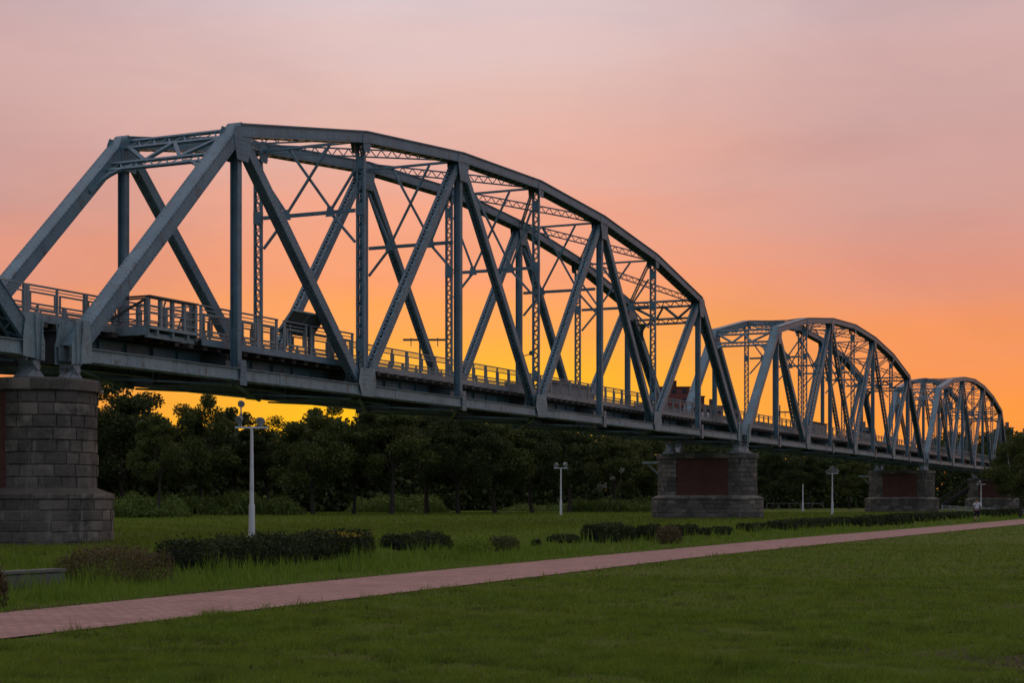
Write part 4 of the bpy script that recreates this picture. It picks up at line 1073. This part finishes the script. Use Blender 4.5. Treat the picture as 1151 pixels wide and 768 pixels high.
# ------------------------------------------------------------------ distant things
def m_wall(name, c):
    return m_plain(name, tuple(x*.8 for x in c), c, .3, .85, 0)
WINDOW = m_plain('dark_window_glass', (.015,.017,.02), (.03,.033,.04), 1, .2, 0)
def building(px0, px1, ytop, Y, col, lab, roof=0, floors=9):
    A = at((px0+px1)/2, Y); A.z = ZP; w_ = (px1-px0)/F*Y; h = zat(ytop, Y)-ZP
    root = empty('apartment_building', A); tag(root, lab, 'building')
    d_ = w_*.7; b = MB(); b.box(-w_/2, w_/2, -d_/2, d_/2, 0, h); b.build('wall', m_wall('render_'+lab[:6], col), root)
    r = MB(); r.box(-w_/2-.3, w_/2+.3, -d_/2-.3, d_/2+.3, h+.01, h+.5); r.box(-w_*.2, w_*.1, -d_*.2, d_*.2, h+.51, h+3.0+roof)
    r.build('roof', m_wall('roof_'+lab[:6], tuple(x*.7 for x in col)), root)
    wm = MB(); wm.box(-.9, .9, -.08, .05, 0, 1.5); me = wm.mesh('window', WINDOW)
    nx = max(2, int(w_/4)); nz = max(2, int(h/3.4))
    fl = list(range(nz-1, max(-1, nz-9), -1))
    for i in range(min(nx, 10)):
        for j in fl:
            o = link('window', me, root); o.location = (-w_/2+w_*(i+.5)/min(nx, 10), -d_/2, 1.2+h/nz*j)
building(739, 774, 437, 620, (.17,.055,.045), 'reddish brown block with flat roof seen through the end of the largest span')
building(774, 791, 447, 640, (.17,.06,.05), 'narrow dark red block next to the reddish brown one')
building(791, 812, 458, 600, (.20,.10,.08), 'low brownish block half hidden by grey railings')
building(966, 977, 482, 700, (.24,.23,.24), 'pale grey block seen between posts of the middle span')
building(1127, 1138, 482, 760, (.30,.20,.16), 'brownish tower behind the round tree at the bridge end')
building(1146, 1160, 489, 760, (.30,.22,.18), 'brownish block cropped by the picture edge')
building(1110, 1130, 490, 800, (.32,.24,.2), 'dull block beside the brownish tower')
def mast(px0, px1, pxp, y, Y, lab, up=0):
    A = at(pxp, Y); A.z = ZP; root = empty('catenary_mast', A); tag(root, lab, 'mast', 'catenary masts of the neighbouring railway')
    z = zat(y, Y)-ZP; m = MB(); m.tube([(0,0,-.3), (0,0,z*.5), (0,0,z+up)], [.2, .17, .13], 8); m.build('pole', DARK, root)
    x0, x1 = (px0-pxp)/F*Y, (px1-pxp)/F*Y; b = MB(); b.box(x0, x1, -.12, .12, z-.16, z+.12); b.build('crossarm', DARK, root)
    dm = MB(); dm.box(-.06, .06, -.06, .06, -.8, -.02); dm.rod((0, 0, .125), (0, 0, .45), .07); me = dm.mesh('insulator', DARK)
    for t in (.18, .5, .78, .97): o = link('insulator', me, root); o.location = (x0+(x1-x0)*t, 0, z-.15)
mast(453, 503, 472, 382, 230, 'dark railway mast with long crossarm seen between posts of the largest span')
mast(872, 893, 876.5, 463.5, 330, 'dark railway mast seen through the middle span', 1.4)

# ------------------------------------------------------------------ person walking away
SKIN = m_plain('skin', (.26,.15,.10), (.30,.18,.12), 6, .6, 0)
SHIRT = m_plain('pale_lilac_shirt', (.50,.48,.56), (.60,.58,.66), 6, .9, .2)
SHORTS = m_plain('navy_shorts', (.012,.013,.024), (.02,.021,.035), 6, .9, .2)
HAIR = m_plain('black_hair', (.006,.005,.005), (.012,.01,.01), 20, .5, .3)
def skinned(name, pts, edges, m, parent, root_i=0, lv=2):
    me = bpy.data.meshes.new(name); me.from_pydata([p[:3] for p in pts], edges, []); o = link(name, me, parent)
    md = o.modifiers.new('skin', 'SKIN'); md.use_smooth_shade = True
    for i, p in enumerate(pts):
        r = p[3] if not isinstance(p[3], tuple) else p[3]; me.skin_vertices[0].data[i].radius = (r, r) if not isinstance(r, tuple) else r
        me.skin_vertices[0].data[i].use_root = (i == root_i)
    s = o.modifiers.new('sub', 'SUBSURF'); s.levels = lv; s.render_levels = lv
    me.materials.append(m); return o
def person():
    p = G(1098, 587.2); root = empty('person', p, math.radians(-20)); root.scale = (1.06, 1.06, 1.04); tag(root, 'person in pale lilac shirt and dark shorts walking along the path edge', 'person')
    # local: x right, y forward (away), z up
    P_ = [(0,0,.92,(.15,.11)), (0,0,1.12,(.14,.10)), (0,.01,1.32,(.165,.11)), (0,.0,1.42,(.12,.085)), (0,.01,1.50,.052), (0,.02,1.60,(.072,.088)), (0,.025,1.68,(.06,.07)),
          (.18,0,1.38,.06), (.235,.0,1.12,.045), (.20,.14,.93,.036), (.19,.20,.88,.03),
          (-.18,0,1.38,.06), (-.235,-.02,1.12,.045), (-.23,.04,.88,.034), (-.225,.07,.82,.03),
          (.09,0,.84,.09), (.10,.10,.48,.058), (.10,.05,.10,.04), (.10,.17,.035,.035),
          (-.09,0,.84,.09), (-.10,-.06,.48,.058), (-.10,-.24,.16,.04), (-.10,-.18,.05,.035)]
    E = [(0,1),(1,2),(2,3),(3,4),(4,5),(5,6),(3,7),(7,8),(8,9),(9,10),(3,11),(11,12),(12,13),(13,14),(0,15),(15,16),(16,17),(17,18),(0,19),(19,20),(20,21),(21,22)]
    # five fingers on each hand
    for hand, sg in ((10, 1), (14, -1)):
        hx, hy, hz = P_[hand][:3]
        for k, (ox, ln) in enumerate(((-.028, .06), (-.010, .075), (.010, .07), (.027, .055))):
            P_.append((hx+ox, hy+.03, hz-.03, .009)); P_.append((hx+ox, hy+.045, hz-.03-ln, .008)); a = len(P_)-2
            E += [(hand, a), (a, a+1)]
        P_.append((hx-sg*.035, hy+.03, hz-.005, .010)); P_.append((hx-sg*.05, hy+.06, hz-.04, .009)); a = len(P_)-2; E += [(hand, a), (a, a+1)]
    skinned('body', P_, E, SKIN, root)
    S = [(0,0,.90,(.178,.135)), (0,0,1.12,(.165,.125)), (0,.01,1.32,(.185,.13)), (0,0,1.43,(.13,.10)), (.18,0,1.38,.085), (.225,0,1.18,.075), (-.18,0,1.38,.085), (-.225,-.01,1.18,.075)]
    skinned('shirt', S, [(0,1),(1,2),(2,3),(3,4),(4,5),(3,6),(6,7)], SHIRT, root)
    S = [(0,0,.93,(.165,.125)), (.09,.0,.82,.115), (.10,.09,.38,.085), (-.09,0,.82,.115), (-.10,-.08,.38,.085)]
    skinned('shorts', S, [(0,1),(1,2),(0,3),(3,4)], SHORTS, root)
    skinned('hair', [(0,0,1.62,(.078,.085)), (0,.0,1.70,(.075,.085)), (0,.01,1.735,(.045,.05))], [(0,1),(1,2)], HAIR, root)
    f = MB()
    for sx in (-.03, .03): f.rod((sx, .10, 1.61), (sx, .113, 1.61), .011, ref=(0,0,1), n=8)
    f.build('eyes', HAIR, root); f = MB(); f.prism([(-.014, 1.56), (.014, 1.56), (.004, 1.60), (-.004, 1.60)], 'y', .095, .125); f.build('nose', SKIN, root)
    f = MB(); f.box(-.028, .028, .10, .108, 1.528, 1.538); f.build('mouth', m_plain('lips', (.2,.08,.07), (.24,.1,.08)), root)
    for sx in (-1, 1):
        f = MB(); f.tube([(sx*.07, .02, 1.57), (sx*.082, .02, 1.60), (sx*.078, .02, 1.63)], [.012, .02, .012], 8); f.build('ear', SKIN, root)
        f = MB(); y = .05 if sx > 0 else -.24; z = 0 if sx > 0 else .05
        f.prism([(y-.07, z+.0), (y+.17, z+.0), (y+.17, z+.04), (y+.05, z+.10), (y-.06, z+.10)], 'x', sx*.10-.045, sx*.10+.045); f.build('shoe', SHORTS, root)
person()
